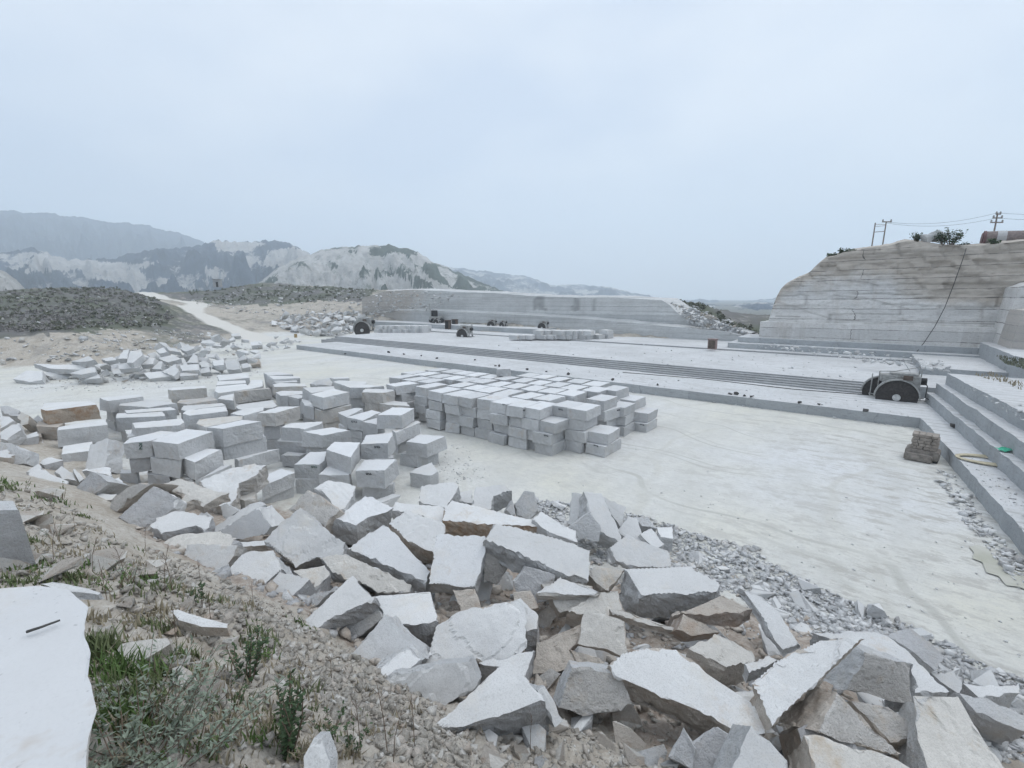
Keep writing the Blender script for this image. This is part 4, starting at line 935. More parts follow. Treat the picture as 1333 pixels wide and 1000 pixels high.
ROAD_HEAP = '''
M|165,204 365,208 475,224 400,236 250,228|.9|.4|||long thin pale slab at the left end of the roadside rubble
M|60,280 130,238 215,240 210,285 150,295|.45|.4|||low flat stone at the far left front of the roadside rubble
M|345,252 440,222 475,222 480,245 400,258|.9|.35|||slanting block right of the long thin slab
M|385,262 400,250 490,250 500,275 400,285|.5|.4|||low white block in front of the slanting one
M|350,195 440,165 470,185 420,195|1.4|.4|||pinkish peak stone above the left roadside rubble
M|500,180 560,168 580,185 530,192|1.3|.35|||rusty brown stone among the roadside rubble
M|585,180 610,135 642,132 632,180|1.6|.4||| narrow upright stone left of the big boulder
M|625,200 645,140 700,132 710,160 660,200|1.7|.5|||largest round boulder in the roadside rubble
M|580,210 660,205 690,225 590,232|1.0|.3|||flat slab below the round boulder
M|700,210 740,170 770,175 760,205|1.2|.4|||tent shaped slab right of the round boulder
M|750,230 790,190 810,190 800,232|1.0|.4|||white fin shaped slab in the roadside rubble
M|770,140 810,122 830,145 790,155|1.6|.35|||dark topped slab on the crest of the roadside rubble
M|820,120 870,125 900,150 840,140|1.6|.3|||light slab on the crest right of the dark one
M|780,175 860,160 900,180 830,200|1.2|.35|||broad slab in the middle of the roadside rubble
M|890,130 930,105 960,130 920,145|1.7|.35|||tilted slab near the rubble crest
M|925,200 960,150 980,165 985,200|1.2|.5|||blue grey upright slab with a sharp tip
M|890,212 985,205 990,235 900,240|.85|.4|||flat grey stone on the square bottom block
M|885,250 980,240 982,260 890,268|.45|.45|||square bottom block at the front of the rubble
M|710,250 800,240 860,265 740,280|.45|.3|||wide low slab at the front edge of the rubble
M|800,245 870,205 890,240 860,265|.7|.4|||dark grey leaning stone left of the square block
M|990,205 1040,200 1045,220 995,222|.7|.35|||small white topped stone right of the flat grey one
M|985,230 1035,220 1045,245 995,252|.4|.4|||rounded pale stone at the rubble front
M|1050,190 1110,180 1115,210 1060,215|.9|.4|||dark sided block behind the open white box shaped one
M|1115,190 1180,186 1192,232 1122,236|.75|.4|0,-.6,.8||white box shaped block at the right of the roadside rubble
M|1195,205 1230,200 1240,220 1200,228|.5|.45|||small square block left of the brown one
M|1235,190 1260,175 1288,180 1288,205 1245,212|.55|.5|0,-.5,.8|tan|brown rounded block at the right tip of the rubble
M|945,45 1000,38 1045,50 1040,62 950,60|.9|.5|||block on the small stack above the roadside rubble
M|990,62 1045,60 1048,78 995,82|.6|.5|||lower right block of the small stack above the rubble
M|925,72 985,66 990,82 930,86|.6|.5|||lower left block of the small stack above the rubble
M|1240,95 1295,90 1300,110 1245,115|.7|.6|||square block alone behind the right end of the rubble
M|1145,55 1190,52 1195,66 1150,70|.8|.5|||pale block by the dirt road above the rubble
'''
def load(txt):
    for ln in txt.strip().split('\n'):
        v, s, z, h, n, m, lab = ln.split('|')
        yield v, s.strip(), float(z), float(h), ([float(q) for q in n.split(',')] if n else None), (m.split('/') if m else None), lab.strip()
M['soilstone'] = granite('bank_stone', (.44, .41, .365), rough_bump=.01)
M['dark'] = plain('dark_damp_stone', (.07, .068, .065), .8)
M['steel'] = plain('dusty_grey_steel', (.30, .30, .29), .6, 0, .3)
M['rusty'] = plain('rusty_steel', (.10, .078, .065), .8, 0, .4)
M['blade'] = plain('dark_blade_steel', (.055, .05, .048), .5, .3, .35, 9, .001)
M['hub'] = plain('pale_hub', (.55, .55, .54), .6)
M['black'] = plain('black_rubber', (.03, .03, .03), .7)
M['wood'] = plain('weathered_pole', (.20, .17, .15), .9)
M['pipe'] = plain('red_oxide_pipe', (.19, .155, .145), .8, 0, .3)
M['brick'] = plain('dusty_brick', (.28, .25, .22), .95, 0, .3, 5, .01)
M['paint_green'] = plain('dark_green_paint', (.06, .11, .09), .7, 0, .2, 6, 0)
M['paint_black'] = plain('black_paint', (.05, .055, .06), .7, 0, .2, 6, 0)
M['green_cloth'] = plain('green_plastic', (.04, .35, .22), .6)
M['hose'] = plain('pale_hose', (.50, .45, .33), .7)
M['white_metal'] = plain('pale_painted_metal', (.45, .44, .42), .6)
M['orange'] = plain('faded_orange', (.34, .25, .13), .7)
def leafmat(name, a, b_):
    m, nt, b = mat(name, .7); oi = nz(nt, coords(nt, True), 14, 3)
    Lk(nt, ramp(nt, oi, [(.3, a), (.7, b_)]), b.inputs['Base Color'])
    b.inputs['Subsurface Weight'].default_value = 0.0
    return m
M['grass'] = leafmat('grass_blades', (.085, .115, .05), (.165, .19, .095))
M['drygrass'] = leafmat('dry_grass', (.22, .19, .13), (.33, .29, .21))
M['leafdark'] = leafmat('dark_leaves', (.035, .06, .03), (.07, .11, .05))
M['leafgrey'] = leafmat('grey_green_leaves', (.15, .185, .14), (.25, .29, .23))
M['leafmid'] = leafmat('mid_green_leaves', (.06, .11, .03), (.12, .18, .06))
M['bush'] = leafmat('scrub_leaves', (.085, .095, .065), (.155, .16, .115))
M['bushgrey'] = leafmat('grey_scrub', (.19, .18, .175), (.29, .275, .265))
M['twig'] = plain('brown_twig', (.16, .12, .09), .9, 0, .2, 6, 0)

build_pit(); build_hills()
GB = 'squared granite blocks in the quarry yard'
GH = 'broken slabs in the foreground heap'
SUPPORTED = ('long block with a rusty', 'brownish block', 'wide grey block', 'block joined', 'long pale block', 'rough split', 'clean block', 'rough sided', 'rectangular block', 'square block with', 'lower block with a faint', 'small grey block propping', 'wide block under', 'block with a pitted', 'big square topped', 'large square topped', 'block with green', 'squat block')
def under(o, z, h, lab):
    """the lower courses a stacked block stands on, down to the floor"""
    rest = z-h; n = max(1, round(rest/.5)) if rest > .28 else 0
    me = o.data
    tops = [v.co.copy() for v in me.vertices if v.co.z > h*.8]
    if not tops or n == 0: return
    for k in range(n):
        hh = rest/n; rr = random.Random(int(o.location.x*100)+k)
        xs = [p.x for p in tops]; ys = [p.y for p in tops]
        c = o.copy(); COL.objects.link(c)
        for q in ('label', 'category', 'group', 'mark'):
            if q in c: del c[q]
        c.scale = (rr.uniform(.86, .97), rr.uniform(.86, .97), hh/h*.99); c.location = (o.location.x+rr.uniform(-.06, .06), o.location.y+rr.uniform(-.02, .12), k*hh+.005)
        c.rotation_euler = (0, 0, rr.uniform(-.07, .07))
        w = ('grey block %s the %s' % ('next under' if k == n-1 else 'at the bottom beneath', lab)).split()[:15]
        while w[-1] in ('the', 'a', 'and', 'with', 'of', 'in', 'its', 'at', 'on', 'by', 'under', 'left', 'right', 'two'): w.pop()
        tag(c, ' '.join(w), 'granite block', GB)
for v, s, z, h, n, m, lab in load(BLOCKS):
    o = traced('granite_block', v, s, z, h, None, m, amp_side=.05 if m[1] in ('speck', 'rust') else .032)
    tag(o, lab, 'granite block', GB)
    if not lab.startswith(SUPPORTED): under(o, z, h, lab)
    if 'number two' in lab and lab.startswith('wide grey'): TWO = o
    if 'coded one' in lab or 'black painted code' in lab or 'painted mark' in lab or 'green paint' in lab: o['mark'] = 1
o = traced('granite_block', 'E', '1112,138 1232,134 1226,120 1130,122', 2.16, .42, None, ('pale', 'grey')); tag(o, 'pale block with curved drill lines standing above the back of the neat field', 'granite block', GB)
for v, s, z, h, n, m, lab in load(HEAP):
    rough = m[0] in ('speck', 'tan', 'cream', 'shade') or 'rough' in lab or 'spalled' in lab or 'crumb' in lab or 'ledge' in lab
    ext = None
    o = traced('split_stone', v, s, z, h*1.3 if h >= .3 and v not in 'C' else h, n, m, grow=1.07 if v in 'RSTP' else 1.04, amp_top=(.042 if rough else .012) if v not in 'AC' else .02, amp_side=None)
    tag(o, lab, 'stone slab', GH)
for v, s, z, h, n, m, lab in load(NEAR):
    o = traced('granite_block' if 'drill' in lab else 'split_stone', v, s, z, h, n, m, amp_top=.003, amp_side=min(.009, h*.35), L=.05, ext=(-.22, .02, -.45) if 'corner' in lab and 'dusty' in lab else None)
    tag(o, lab, 'stone slab', 'stones lying on the grassy bank')
for v, s, z, h, n, m, lab in load(ROAD_HEAP):
    mm = m[0] if m else 'white'
    o = traced('broken_stone', v, s, z, h, n or (random.uniform(-.25, .25), -.35, .9), (mm, 'grey' if mm == 'white' else mm), amp_side=.06, L=.4)
    tag(o, lab, 'stone', 'roadside rubble at left')
bm = bmesh.new(); tube(bm, [at_z(35, 822.5, 4.768), at_z(52, 817, 4.776), at_z(78, 807.5, 4.77)], .006, 6, .004)
o = obj('twig', bm, M['dark']); tag(o, 'thin dark twig lying on the flat corner slab', 'twig')
# ---- painted marks
def stroke(name, pts, parent, m, r):
    bm = bmesh.new(); tube(bm, pts, r, 5)
    o = obj(name, bm, m); o.parent = parent; o.matrix_parent_inverse = Matrix.Translation(-parent.location)
    return o
def front_paint(o, lines, cx, cy, size, m, name, tilt=0.0):
    """paint on the side face under photo pixel cx, cy, found by a ray on the block itself"""
    dg = bpy.context.evaluated_depsgraph_get()
    loc = o.location
    def hit(x, y):
        d = ray(x, y).normalized(); ok, p, nn, i = o.ray_cast(ORG-loc, d)
        return (p+loc-d*.012) if ok else None
    for ln in lines:
        ps = [hit(cx+x*size, cy-y*size) for x, y in ln]
        ps = [p for p in ps if p is not None]
        if len(ps) > 1: stroke(name, ps, o, m, .012)
bpy.context.view_layer.update()
front_paint(TWO, [[(-.45,.35),(-.2,.75),(.2,.8),(.45,.5),(.3,.1),(-.1,-.35),(-.45,-.75),(.05,-.62),(.6,-.7)], [(-.5,1.15),(.0,1.05),(.5,1.2)]], 183, 582, 4.0, M['paint_green'], 'painted_number')
SCR = [[(-.9,.3),(-.7,-.3)], [(-.5,.3),(-.3,.0),(-.5,-.3)], [(.0,.3),(.2,-.3)], [(.5,.3),(.7,.0),(.5,-.3),(.9,-.2)]]
for ob in [o for o in COL.objects if o.get('mark')]:
    nm = ob['label']; m = M['paint_green'] if 'green' in nm else M['paint_black']
    c = {'square block': (491, 582), 'lower block': (480, 617), 'middle block': (461, 549), 'block with': (409, 608)}
    for k, (x, y) in c.items():
        if nm.startswith(k): front_paint(ob, SCR, x, y, 4.0, m, 'painted_mark')
    del ob['mark']
# ---------------------------------------------------------------- the neat field of stacked blocks
protos = [block_mesh('granite_block', 50+k, (1.0, 1.42, .435), .11, ('pale', 'grey'), .036) for k in range(9)]
fld = []
frng = random.Random(5)
def stack(px, py, n, nm, low=0, du=0.0):
    p = at_z(px, py, 0); u, w = to_uw(p); place_stack(u+du, w+.7, n, nm, low)
def place_stack(u, w, n, nm, low=0):
    for k in range(low, n):
        o = bpy.data.objects.new('granite_block', frng.choice(protos)); COL.objects.link(o)
        j = .09 if k else .05
        o.location = uw(u+frng.uniform(-j, j), w+frng.uniform(-.12, .12), k*.437)
        o.rotation_euler = (0, 0, PITANG+frng.choice((0, math.pi))+frng.uniform(-.05, .05)+(frng.uniform(-.1, .1) if frng.random() < .2 else 0))
        o.scale = (frng.uniform(.80, .95), frng.uniform(.84, .97), frng.uniform(.96, 1.0))
        lv = {1: ['only'], 2: ['bottom', 'top'], 3: ['bottom', 'middle', 'top'], 4: ['bottom', 'second lowest', 'second highest', 'top']}[n][k]
        tag(o, 'grey block %s in its stack, %s' % (lv, nm), 'granite block', GB); fld.append((u, w, n))
FRONT = [(548,550,4),(566,558,4),(586,563.5,4),(606,568,4),(628,572.5,4),(649,578.5,4),(669,584.5,4),(690,587,4),(707,593,3),(727,584,4),(746,588,4),(776,592,2)]
for i, (x, y, n) in enumerate(FRONT): stack(x, y, n, '%s from left, front of neat field' % nth(i))
SIDE = [(783,574,4,'behind the low pair at neat field right'),(806,568,3,'second from neat field right corner'),(800,556,4,'at the neat field right rear corner'),(820,558,3,'beside the lone pair right of the neat field'),(838,563,2,'alone farthest right of the neat field')]
for x, y, n, nm in SIDE: stack(x, y, n, nm, 0, -.28)
occ = list({(round(a, 2), round(b, 2)) for a, b, c in fld})
rows = [0]*6
for j in range(5):
    k = 0
    for i in range(14):
        u = -21.3+i*1.04+j*.35; w = 14.9+.02*i+j*1.47+ (u+9)*-.12*0
        p = uw(u, w, 1.75); X, Y, F = project(p.x, p.y, p.z)
        if min((math.hypot(u-a, (w-b)*.75) for a, b in occ), default=9) < .93: continue
        if not inpoly(np.array([X]), np.array([Y]), [(520,484),(560,480),(700,489),(800,499),(822,512),(790,535),(735,540),(560,535),(534,520)])[0]: continue
        edge = X > 770 or j == 4 or X < 560
        place_stack(u, w, 4, '%s from left, row %s behind neat field front' % (nth(k), ('one', 'two', 'three', 'four', 'five')[j]), 0 if edge else 2); k += 1
# faint marks on some fronts of the neat field
bpy.context.view_layer.update()
dg = bpy.context.evaluated_depsgraph_get()
for (x, y) in [(657,527),(683,534),(730,533),(711,567),(776,580),(805,534),(836,553),(770,527)]:
    d = ray(x, y).normalized(); ok, p, nn, i, ob, mt = SC.ray_cast(dg, ORG, d)
    if ok and ob.name.startswith('granite_block'):
        bm = bmesh.new(); side = Vector((-nn.y, nn.x, 0)).normalized()
        if side.length < .5: bm.free(); continue
        inv = ob.matrix_world.inverted()
        for ln in SCR: tube(bm, [inv @ (p+nn*.012+side*a*.11+Vector((0, 0, b*.09))) for a, b in ln], .013, 5)
        obj('painted_mark', bm, M['paint_black'], ob)
# ---------------------------------------------------------------- loose stones
CH = [chunk_mesh('broken_stone', 100+k, (1.0, random.uniform(.6, .95), random.uniform(.3, .6)), random.randint(9, 13), ('white', 'grey')) for k in range(12)]
CT = [chunk_mesh('broken_stone', 140+k, (1.0, random.uniform(.6, .95), random.uniform(.35, .6)), random.randint(9, 13), ('cream', 'tan')) for k in range(5)]
CD = [chunk_mesh('dark_stone', 170+k, (1.0, .7, .6), 10, ('dark', 'dark')) for k in range(3)]
CS = [chunk_mesh('split_stone', 190+k, (1.0, random.uniform(.6, .9), random.uniform(.25, .5)), random.randint(8, 11), ('white', 'grey'), True) for k in range(6)]
CSD = [chunk_mesh('split_stone', 210+k, (1.0, random.uniform(.6, .9), random.uniform(.3, .5)), 9, ('speck', 'tan'), True) for k in range(4)]
def put(mesh, name, p, size, tilt=.5, rng=random):
    o = bpy.data.objects.new(name, mesh); COL.objects.link(o); o.location = p; o['kind'] = 'thing'
    o.rotation_euler = (rng.uniform(-tilt, tilt), rng.uniform(-tilt, tilt), rng.uniform(0, 6.28))
    s = size*rng.uniform(.85, 1.15); o.scale = (s, s*rng.uniform(.8, 1.2), s*rng.uniform(.8, 1.2)); return o
def scatter_px(poly, n, rng, mind=0.0, zfun=None, tries=60):
    """random places in a photo region, kept apart, as points on the land"""
    xs = [p[0] for p in poly]; ys = [p[1] for p in poly]; got = []
    for _ in range(n*tries):
        if len(got) >= n: break
        x = rng.uniform(min(xs), max(xs)); y = rng.uniform(min(ys), max(ys))
        if not inpoly(np.array([x]), np.array([y]), poly)[0]: continue
        if any(math.hypot(x-a, (y-b)*1.6) < mind for a, b, _ in got): continue
        p = zfun(x, y) if zfun else surface_hit(x, y)
        if p is None: continue
        got.append((x, y, p))
    return got
def ordinal_rows(items, bands, phrase, cat, group):
    """items: (px, py, object); splits them in bands from far to near, labels by count from the left"""
    items = sorted(items, key=lambda q: q[1]); n = len(items); per = math.ceil(n/len(bands))
    for b, nm in enumerate(bands):
        for i, q in enumerate(sorted(items[b*per:(b+1)*per], key=lambda q: q[0])):
            tag(q[2], phrase % (nth(i), nm), cat, group)
rng = random.Random(11)
# filling stones low in the foreground heap
pl = [(175,690),(300,640),(420,650),(520,640),(700,650),(800,690),(950,740),(1080,830),(1200,880),(1300,960),(1250,990),(1000,985),(860,930),(760,900),(640,905),(520,890),(400,800),(300,760)]
it = []
for x, y, p in scatter_px(pl, 112, rng, 28):
    t = (p-ORG).length
    o = put(rng.choice(CS if rng.random() < .72 else CSD), 'split_stone', p-Vector((0, 0, .12)), rng.uniform(.45, .95), .6, rng); it.append((x, y, o))
ordinal_rows(it, ['rear', 'second', 'third', 'middle', 'fifth', 'sixth', 'front'], 'half buried stone low in the foreground heap, %s from left in its %s band', 'stone slab', GH)
# stones along the spill of chips and in the bank
it = []
for x, y, p in scatter_px([(690,655),(760,655),(860,690),(960,715),(1010,745),(1100,790),(1180,815),(1240,850),(1333,890),(1333,960),(1250,900),(1150,850),(1050,820),(960,770),(860,735),(760,700)], 44, rng, 17):
    t = (p-ORG).length
    it.append((x, y, put(rng.choice(CH), 'broken_stone', p-Vector((0, 0, .03)), t*rng.uniform(10, 24)/FPX, .5, rng)))
ordinal_rows(it, ['back', 'middle', 'front'], 'angular stone in the grey chip spill, %s from left in its %s band', 'stone', 'stones in the chip spill')
it = []
for x, y, p in scatter_px([(0,620),(60,640),(150,690),(250,760),(380,850),(470,930),(560,970),(560,1000),(250,1000),(130,860),(120,770),(0,740)], 30, rng, 26):
    t = (p-ORG).length
    it.append((x, y, put(rng.choice(CT), 'broken_stone', p-Vector((0, 0, .02)), t*rng.uniform(14, 34)/FPX, .35, rng)))
ordinal_rows(it, ['upper', 'middle', 'lower'], 'tan stone half sunk in the weedy bank, %s from left in its %s band', 'stone', 'stones on the weedy bank')
it = []
for x, y, p in scatter_px([(640,940),(720,930),(800,930),(870,960),(900,1000),(600,1000)], 18, rng, 20):
    t = (p-ORG).length
    it.append((x, y, put(rng.choice(CT+CH[:3]), 'broken_stone', p-Vector((0, 0, .02)), t*rng.uniform(18, 42)/FPX, .4, rng)))
ordinal_rows(it, ['upper', 'lower'], 'small stone in the bottom centre dirt, %s from left in its %s band', 'stone', 'stones in the dirt at bottom centre')
# roadside rubble body, far rubble and the heap end by the bench
def zrand(lo, hi): return lambda x, y: at_z(x, y, rng.uniform(lo, hi))
it = []
for x, y, p in scatter_px([(30,492),(60,484),(110,478),(160,470),(215,452),(260,444),(325,444),(338,462),(330,472),(260,488),(190,494),(80,499)], 62, rng, 9, lambda x, y: at_z(x, y, max(0.0, min(1.3, (490-y)/26*rng.uniform(.4, 1.0))))):
    it.append((x, y, put(rng.choice(CH), 'broken_stone', p-Vector((0, 0, .15)), rng.uniform(.8, 1.5), .6, rng)))
ordinal_rows(it, ['back', 'second', 'third', 'front'], 'broken stone filling the roadside rubble at left, %s from left in its %s band', 'stone', 'roadside rubble at left')
it = []
for x, y, p in scatter_px([(354,421),(372,414),(402,411),(468,409),(486,420),(470,430),(440,437),(405,437),(380,431)], 70, rng, 6, lambda x, y: (surface_hit(x, y+3, 30, 140) or at_z(x, y, .3))+Vector((0, 0, rng.uniform(0, .9)))):
    it.append((x, y, put(rng.choice(CH), 'broken_stone', p-Vector((0, 0, .2)), rng.uniform(1.1, 2.0), .6, rng)))
ordinal_rows(it, ['back', 'second', 'third', 'front'], 'distant stone in the far rubble dump, %s from left in its %s band', 'stone', 'far rubble dump')
it = []
for x, y, p in scatter_px([(330,447),(350,440),(390,441),(396,450),(380,458),(345,460)], 14, rng, 7, zrand(0, .4)):
    it.append((x, y, put(rng.choice(CH), 'broken_stone', p-Vector((0, 0, .1)), rng.uniform(.6, 1.1), .5, rng)))
ordinal_rows(it, ['back', 'front'], 'stone in the heap ending the front bench, %s from left in its %s band', 'stone', 'heap at the bench end')
# dark lumps along the bench rim
rim = [(440+x/3.03, 250+y/3.03) for x, y in ((30,637),(260,640),(328,645),(390,655),(622,685),(634,687),(745,700),(823,707),(908,718),(1083,740),(1262,760),(200,632),(540,662))]+[(893+x/3.03, 250+y/3.03) for x, y in ((172,796),(195,797),(232,803),(262,808),(450,832),(527,837),(706,863),(1050,928))]
rim.sort()
for i, (x, y) in enumerate(rim):
    o = put(CD[i % 3], 'dark_stone', at_z(x, y+1, .50), .27, .4, rng)
    tag(o, 'dark lump of stone on the long front bench, %s from left' % nth(i), 'stone', 'dark lumps on the bench rim')
# distant stacked blocks on the upper floor
far = [block_mesh('granite_block', 80+k, (1.15, 1.3, .5), .5, ('white', 'grey'), .03) for k in range(3)]
def far_field(x0, x1, y, z0, nw, nu, name, gap=1.35, hi=2):
    a = to_uw(at_z(x0, y, z0)); b = to_uw(at_z(x1, y, z0)); c = 0
    for j in range(nw):
        for i in range(nu):
            if rng.random() < .12: continue
            u = a[0]+(b[0]-a[0])*(i+.5)/nu+j*.5; w = a[1]+(b[1]-a[1])*(i+.5)/nu+j*gap
            nl = hi if rng.random() < .6 else 1
            for k in range(nl):
                o = bpy.data.objects.new('granite_block', rng.choice(far)); COL.objects.link(o)
                o.location = uw(u+rng.uniform(-.15, .15), w+rng.uniform(-.2, .2), z0+k*.5); o.rotation_euler = (0, 0, PITANG+rng.uniform(-.25, .25))
                tag(o, 'distant block in the %s, %s from left, row %s, %s' % (name, nth(i), ('one', 'two', 'three', 'four')[j], 'upper layer' if k else 'bottom layer'), 'granite block', 'far block stacks')
far_field(668, 770, 441.5, 1.14, 3, 12, 'far right stack')
far_field(492, 552, 433, 1.0, 2, 9, 'far left stack')
# blocks by the dirt track on the left
# ---------------------------------------------------------------- gravel, chips, grass: stuff
def template(seed, flat=.5, n=9):
    r = random.Random(seed); bm = bmesh.new()
    for _ in range(n):
        p = [r.uniform(-1, 1) for _ in range(3)]; kk = r.randrange(3); p[kk] = math.copysign(1, p[kk]); bm.verts.new((p[0]*.48, p[1]*.40, p[2]*.5*flat))
    bmesh.ops.convex_hull(bm, input=bm.verts)
    for v in [v for v in bm.verts if not v.link_faces]: bm.verts.remove(v)
    bmesh.ops.triangulate(bm, faces=bm.faces); bm.verts.index_update()
    out = np.array([v.co[:] for v in bm.verts]), np.array([[v.index for v in f.verts] for f in bm.faces]); bm.free(); return out
TPL = [template(k, random.uniform(.25, .75)) for k in range(22)]
def sample_land(poly, n, rs, rmin, rmax):
    xs = []; px0 = min(p[0] for p in poly); px1 = max(p[0] for p in poly); a0 = math.atan((px0-680)/FPX)-.12; a1 = math.atan((px1-650)/FPX)+.12
    P = np.zeros((0, 3)); tries = 0
    while len(P) < n and tries < 40:
        tries += 1
        r = np.exp(rs.uniform(math.log(rmin), math.log(rmax), 6000)); a = rs.uniform(a0, a1, 6000)
        X = r*np.sin(a); Y = r*np.cos(a); Z = full_height(X, Y); x, y, f = project(X, Y, Z)
        k = inpoly(x, y, poly) & (f > .3); P = np.vstack([P, np.stack([X, Y, Z], -1)[k]])
    return P[:n]
def gravel(name, regions, mats, seed, sink=.25):
    rs = np.random.RandomState(seed); V = []; F = []; MI = []; b = 0
    for poly, n, s0, s1, rmin, rmax, zz in regions:
        if zz is None: P = sample_land(poly, n, rs, rmin, rmax)
        else:
            P = []
            while len(P) < n:
                x = rs.uniform(min(q[0] for q in poly), max(q[0] for q in poly)); y = rs.uniform(min(q[1] for q in poly), max(q[1] for q in poly))
                if not inpoly(np.array([x]), np.array([y]), poly)[0]: continue
                P.append((on_w(x, y, zz[1]) if isinstance(zz, tuple) else at_z(x, y, zz))[:])
            P = np.array(P)
        for p in P:
            v, f = TPL[rs.randint(len(TPL))]
            s = s0*(s1/s0)**(rs.rand()**2.2); q = v*s*np.array([1, rs.uniform(.6, 1.2), 1])
            a = rs.rand()*6.28; e = rs.uniform(-.5, .5); ca, sa = math.cos(a), math.sin(a)
            q = np.stack([q[:, 0]*ca-q[:, 1]*sa, q[:, 0]*sa+q[:, 1]*ca, q[:, 2]+q[:, 0]*e], -1)
            q += p+np.array([0, 0, s*(.5-sink)*.45]); V.append(q); F.append(f+b); b += len(q); MI.append(np.full(len(f), rs.choice(len(mats), p=[.6, .25, .15] if len(mats) == 3 else None)))
    o = np_mesh(name, np.vstack(V), np.vstack(F), [M[m] for m in mats], smooth=False, matidx=np.concatenate(MI))
    tag(o, 'loose %s' % name.replace('_', ' '), None, None, 'stuff'); return o
BANKP = [(-20,600),(40,620),(100,665),(180,725),(260,770),(330,810),(400,850),(460,905),(540,950),(600,960),(760,935),(900,1010),(600,1040),(-20,1040)]
gravel('gravel', [(BANKP, 3600, .007, .05, 1.2, 12, None), (BANKP, 420, .05, .12, 1.5, 12, None), ([(170,690),(260,740),(330,772),(400,808),(470,860),(545,905),(620,955),(540,1000),(440,940),(340,850),(240,795)], 4200, .015, .11, 2, 8, None), ([(-20,600),(40,620),(100,665),(180,725),(260,770),(330,810),(200,830),(120,760),(-20,750)], 1900, .015, .13, 3, 12, None), ([(330,770),(400,850),(460,905),(540,950),(600,960),(560,1000),(420,930),(300,830)], 1200, .008, .07, 2, 7, None), ([(600,960),(680,925),(830,925),(1000,960),(1100,1000),(1100,1060),(560,1060)], 1500, .015, .11, 2, 6, None)], ['soilstone', 'tan', 'cream'], 3)
SPILL = [(672,662),(700,652),(770,656),(850,676),(930,702),(985,716),(1005,735),(1090,775),(1160,805),(1230,835),(1290,870),(1340,885),(1340,990),(1280,990),(1230,900),(1150,850),(1060,830),(960,775),(880,745),(790,735),(740,700)]
gravel('stone_chips', [(SPILL, 7500, .045, .22, 5, 15, None)], ['grey', 'white', 'shade'], 4)
gravel('heap_chips', [(pl, 6500, .025, .24, 3, 12, None)], ['tan', 'shade', 'grey'], 14)
gravel('stone_litter', [([(385,452.5),(1195,554.5),(1195,558.5),(800,508),(385,455.5)], 650, .05, .2, 0, 0, .0)], ['shade', 'grey'], 15)
gravel('stone_litter', [([(1215,615),(1235,610),(1290,690),(1333,735),(1333,775),(1290,720),(1255,680)], 300, .05, .3, 8, 22, 0.02), ([(700,560),(1180,600),(1300,720),(1333,860),(1100,760),(700,630)], 260, .02, .09, 8, 22, .0),
  ([(570,640),(560,580),(600,575),(640,620)], 220, .03, .13, 8, 20, .0), ([(410,450),(1190,543),(1120,522),(500,452)], 320, .03, .16, 20, 60, .5), ([(1200,556),(1333,640),(1333,690),(1215,560)], 160, .02, .13, 8, 25, .5),
  ([(1230,490),(1333,530),(1333,550),(1240,492)], 60, .03, .16, 8, 25, 2.15), ([(500,440),(980,452),(1120,480),(1110,496),(800,470)], 260, .05, .25, 30, 60, 1.0), ([(985,452),(1235,485),(1228,470),(1000,445)], 260, .1, .5, 30, 60, 1.62),
  ([(30,500),(200,498),(340,478),(345,490),(200,508),(20,510)], 260, .05, .25, 20, 40, 0)], ['white', 'grey', 'shade'], 5)
gravel('far_rubble', [([(350,420),(372,412),(402,409),(468,405),(520,398),(486,424),(470,432),(440,438),(405,438),(380,432)], 1300, .3, 1.1, 45, 140, None), ([(868,394),(905,400),(950,420),(990,438),(985,446),(950,440),(915,428),(880,410)], 2600, .25, 1.0, 45, 140, None), ([(470,412),(480,388),(500,380),(560,379),(600,386),(560,404),(520,406)], 420, .2, .8, 0, 0, ('w', 56.6)), ([(872,394),(905,404),(950,424),(988,438),(978,446),(930,437),(895,420)], 560, .2, .75, 0, 0, ('w', 57.6)),
  ([(40,494),(110,480),(160,472),(215,455),(260,447),(325,446),(338,464),(330,474),(260,490),(190,496),(80,501)], 500, .1, .5, 20, 50, .1)], ['grey', 'white', 'tan'], 6)
def blades(name, spots, seed, label):
    rs = np.random.RandomState(seed); V = []; F = []; MI = []; b = 0
    for x, y, rad, n, h, mi in spots:
        c = surface_hit(x, y)
        if c is None: continue
        t = (c-ORG).length; R_ = rad*t/FPX
        for _ in range(n):
            g = rs.normal(0, .5, 2)*R_; X, Y = c.x+g[0], c.y+g[1]; Z = float(full_height(np.array([X]), np.array([Y]))[0])-.005
            hh = h*rs.uniform(.45, 1.15); a = rs.rand()*6.28; ln = hh*rs.uniform(.15, .75); wv = .0028+.0018*rs.rand()+.0005*t
            dx, dy = math.cos(a), math.sin(a)
            for k, (q, ww) in enumerate(((0, 1), (.5, .85), (1.0, .05))):
                cx, cy, cz = X+dx*ln*q*q, Y+dy*ln*q*q, Z+hh*(q-.25*q*q*ln/hh)
                V.append((cx-dy*wv*ww, cy+dx*wv*ww, cz)); V.append((cx+dy*wv*ww, cy-dx*wv*ww, cz))
            F += [(b, b+1, b+3, b+2), (b+2, b+3, b+5, b+4)]; MI += [mi, mi]; b += 6
    o = np_mesh(name, V, F, [M['grass'], M['drygrass'], M['leafmid']], matidx=MI); tag(o, label, None, None, 'stuff')
L_ = lambda x, y: (x/2.5, 600+y/2.5)
gs = []
rg = random.Random(9)
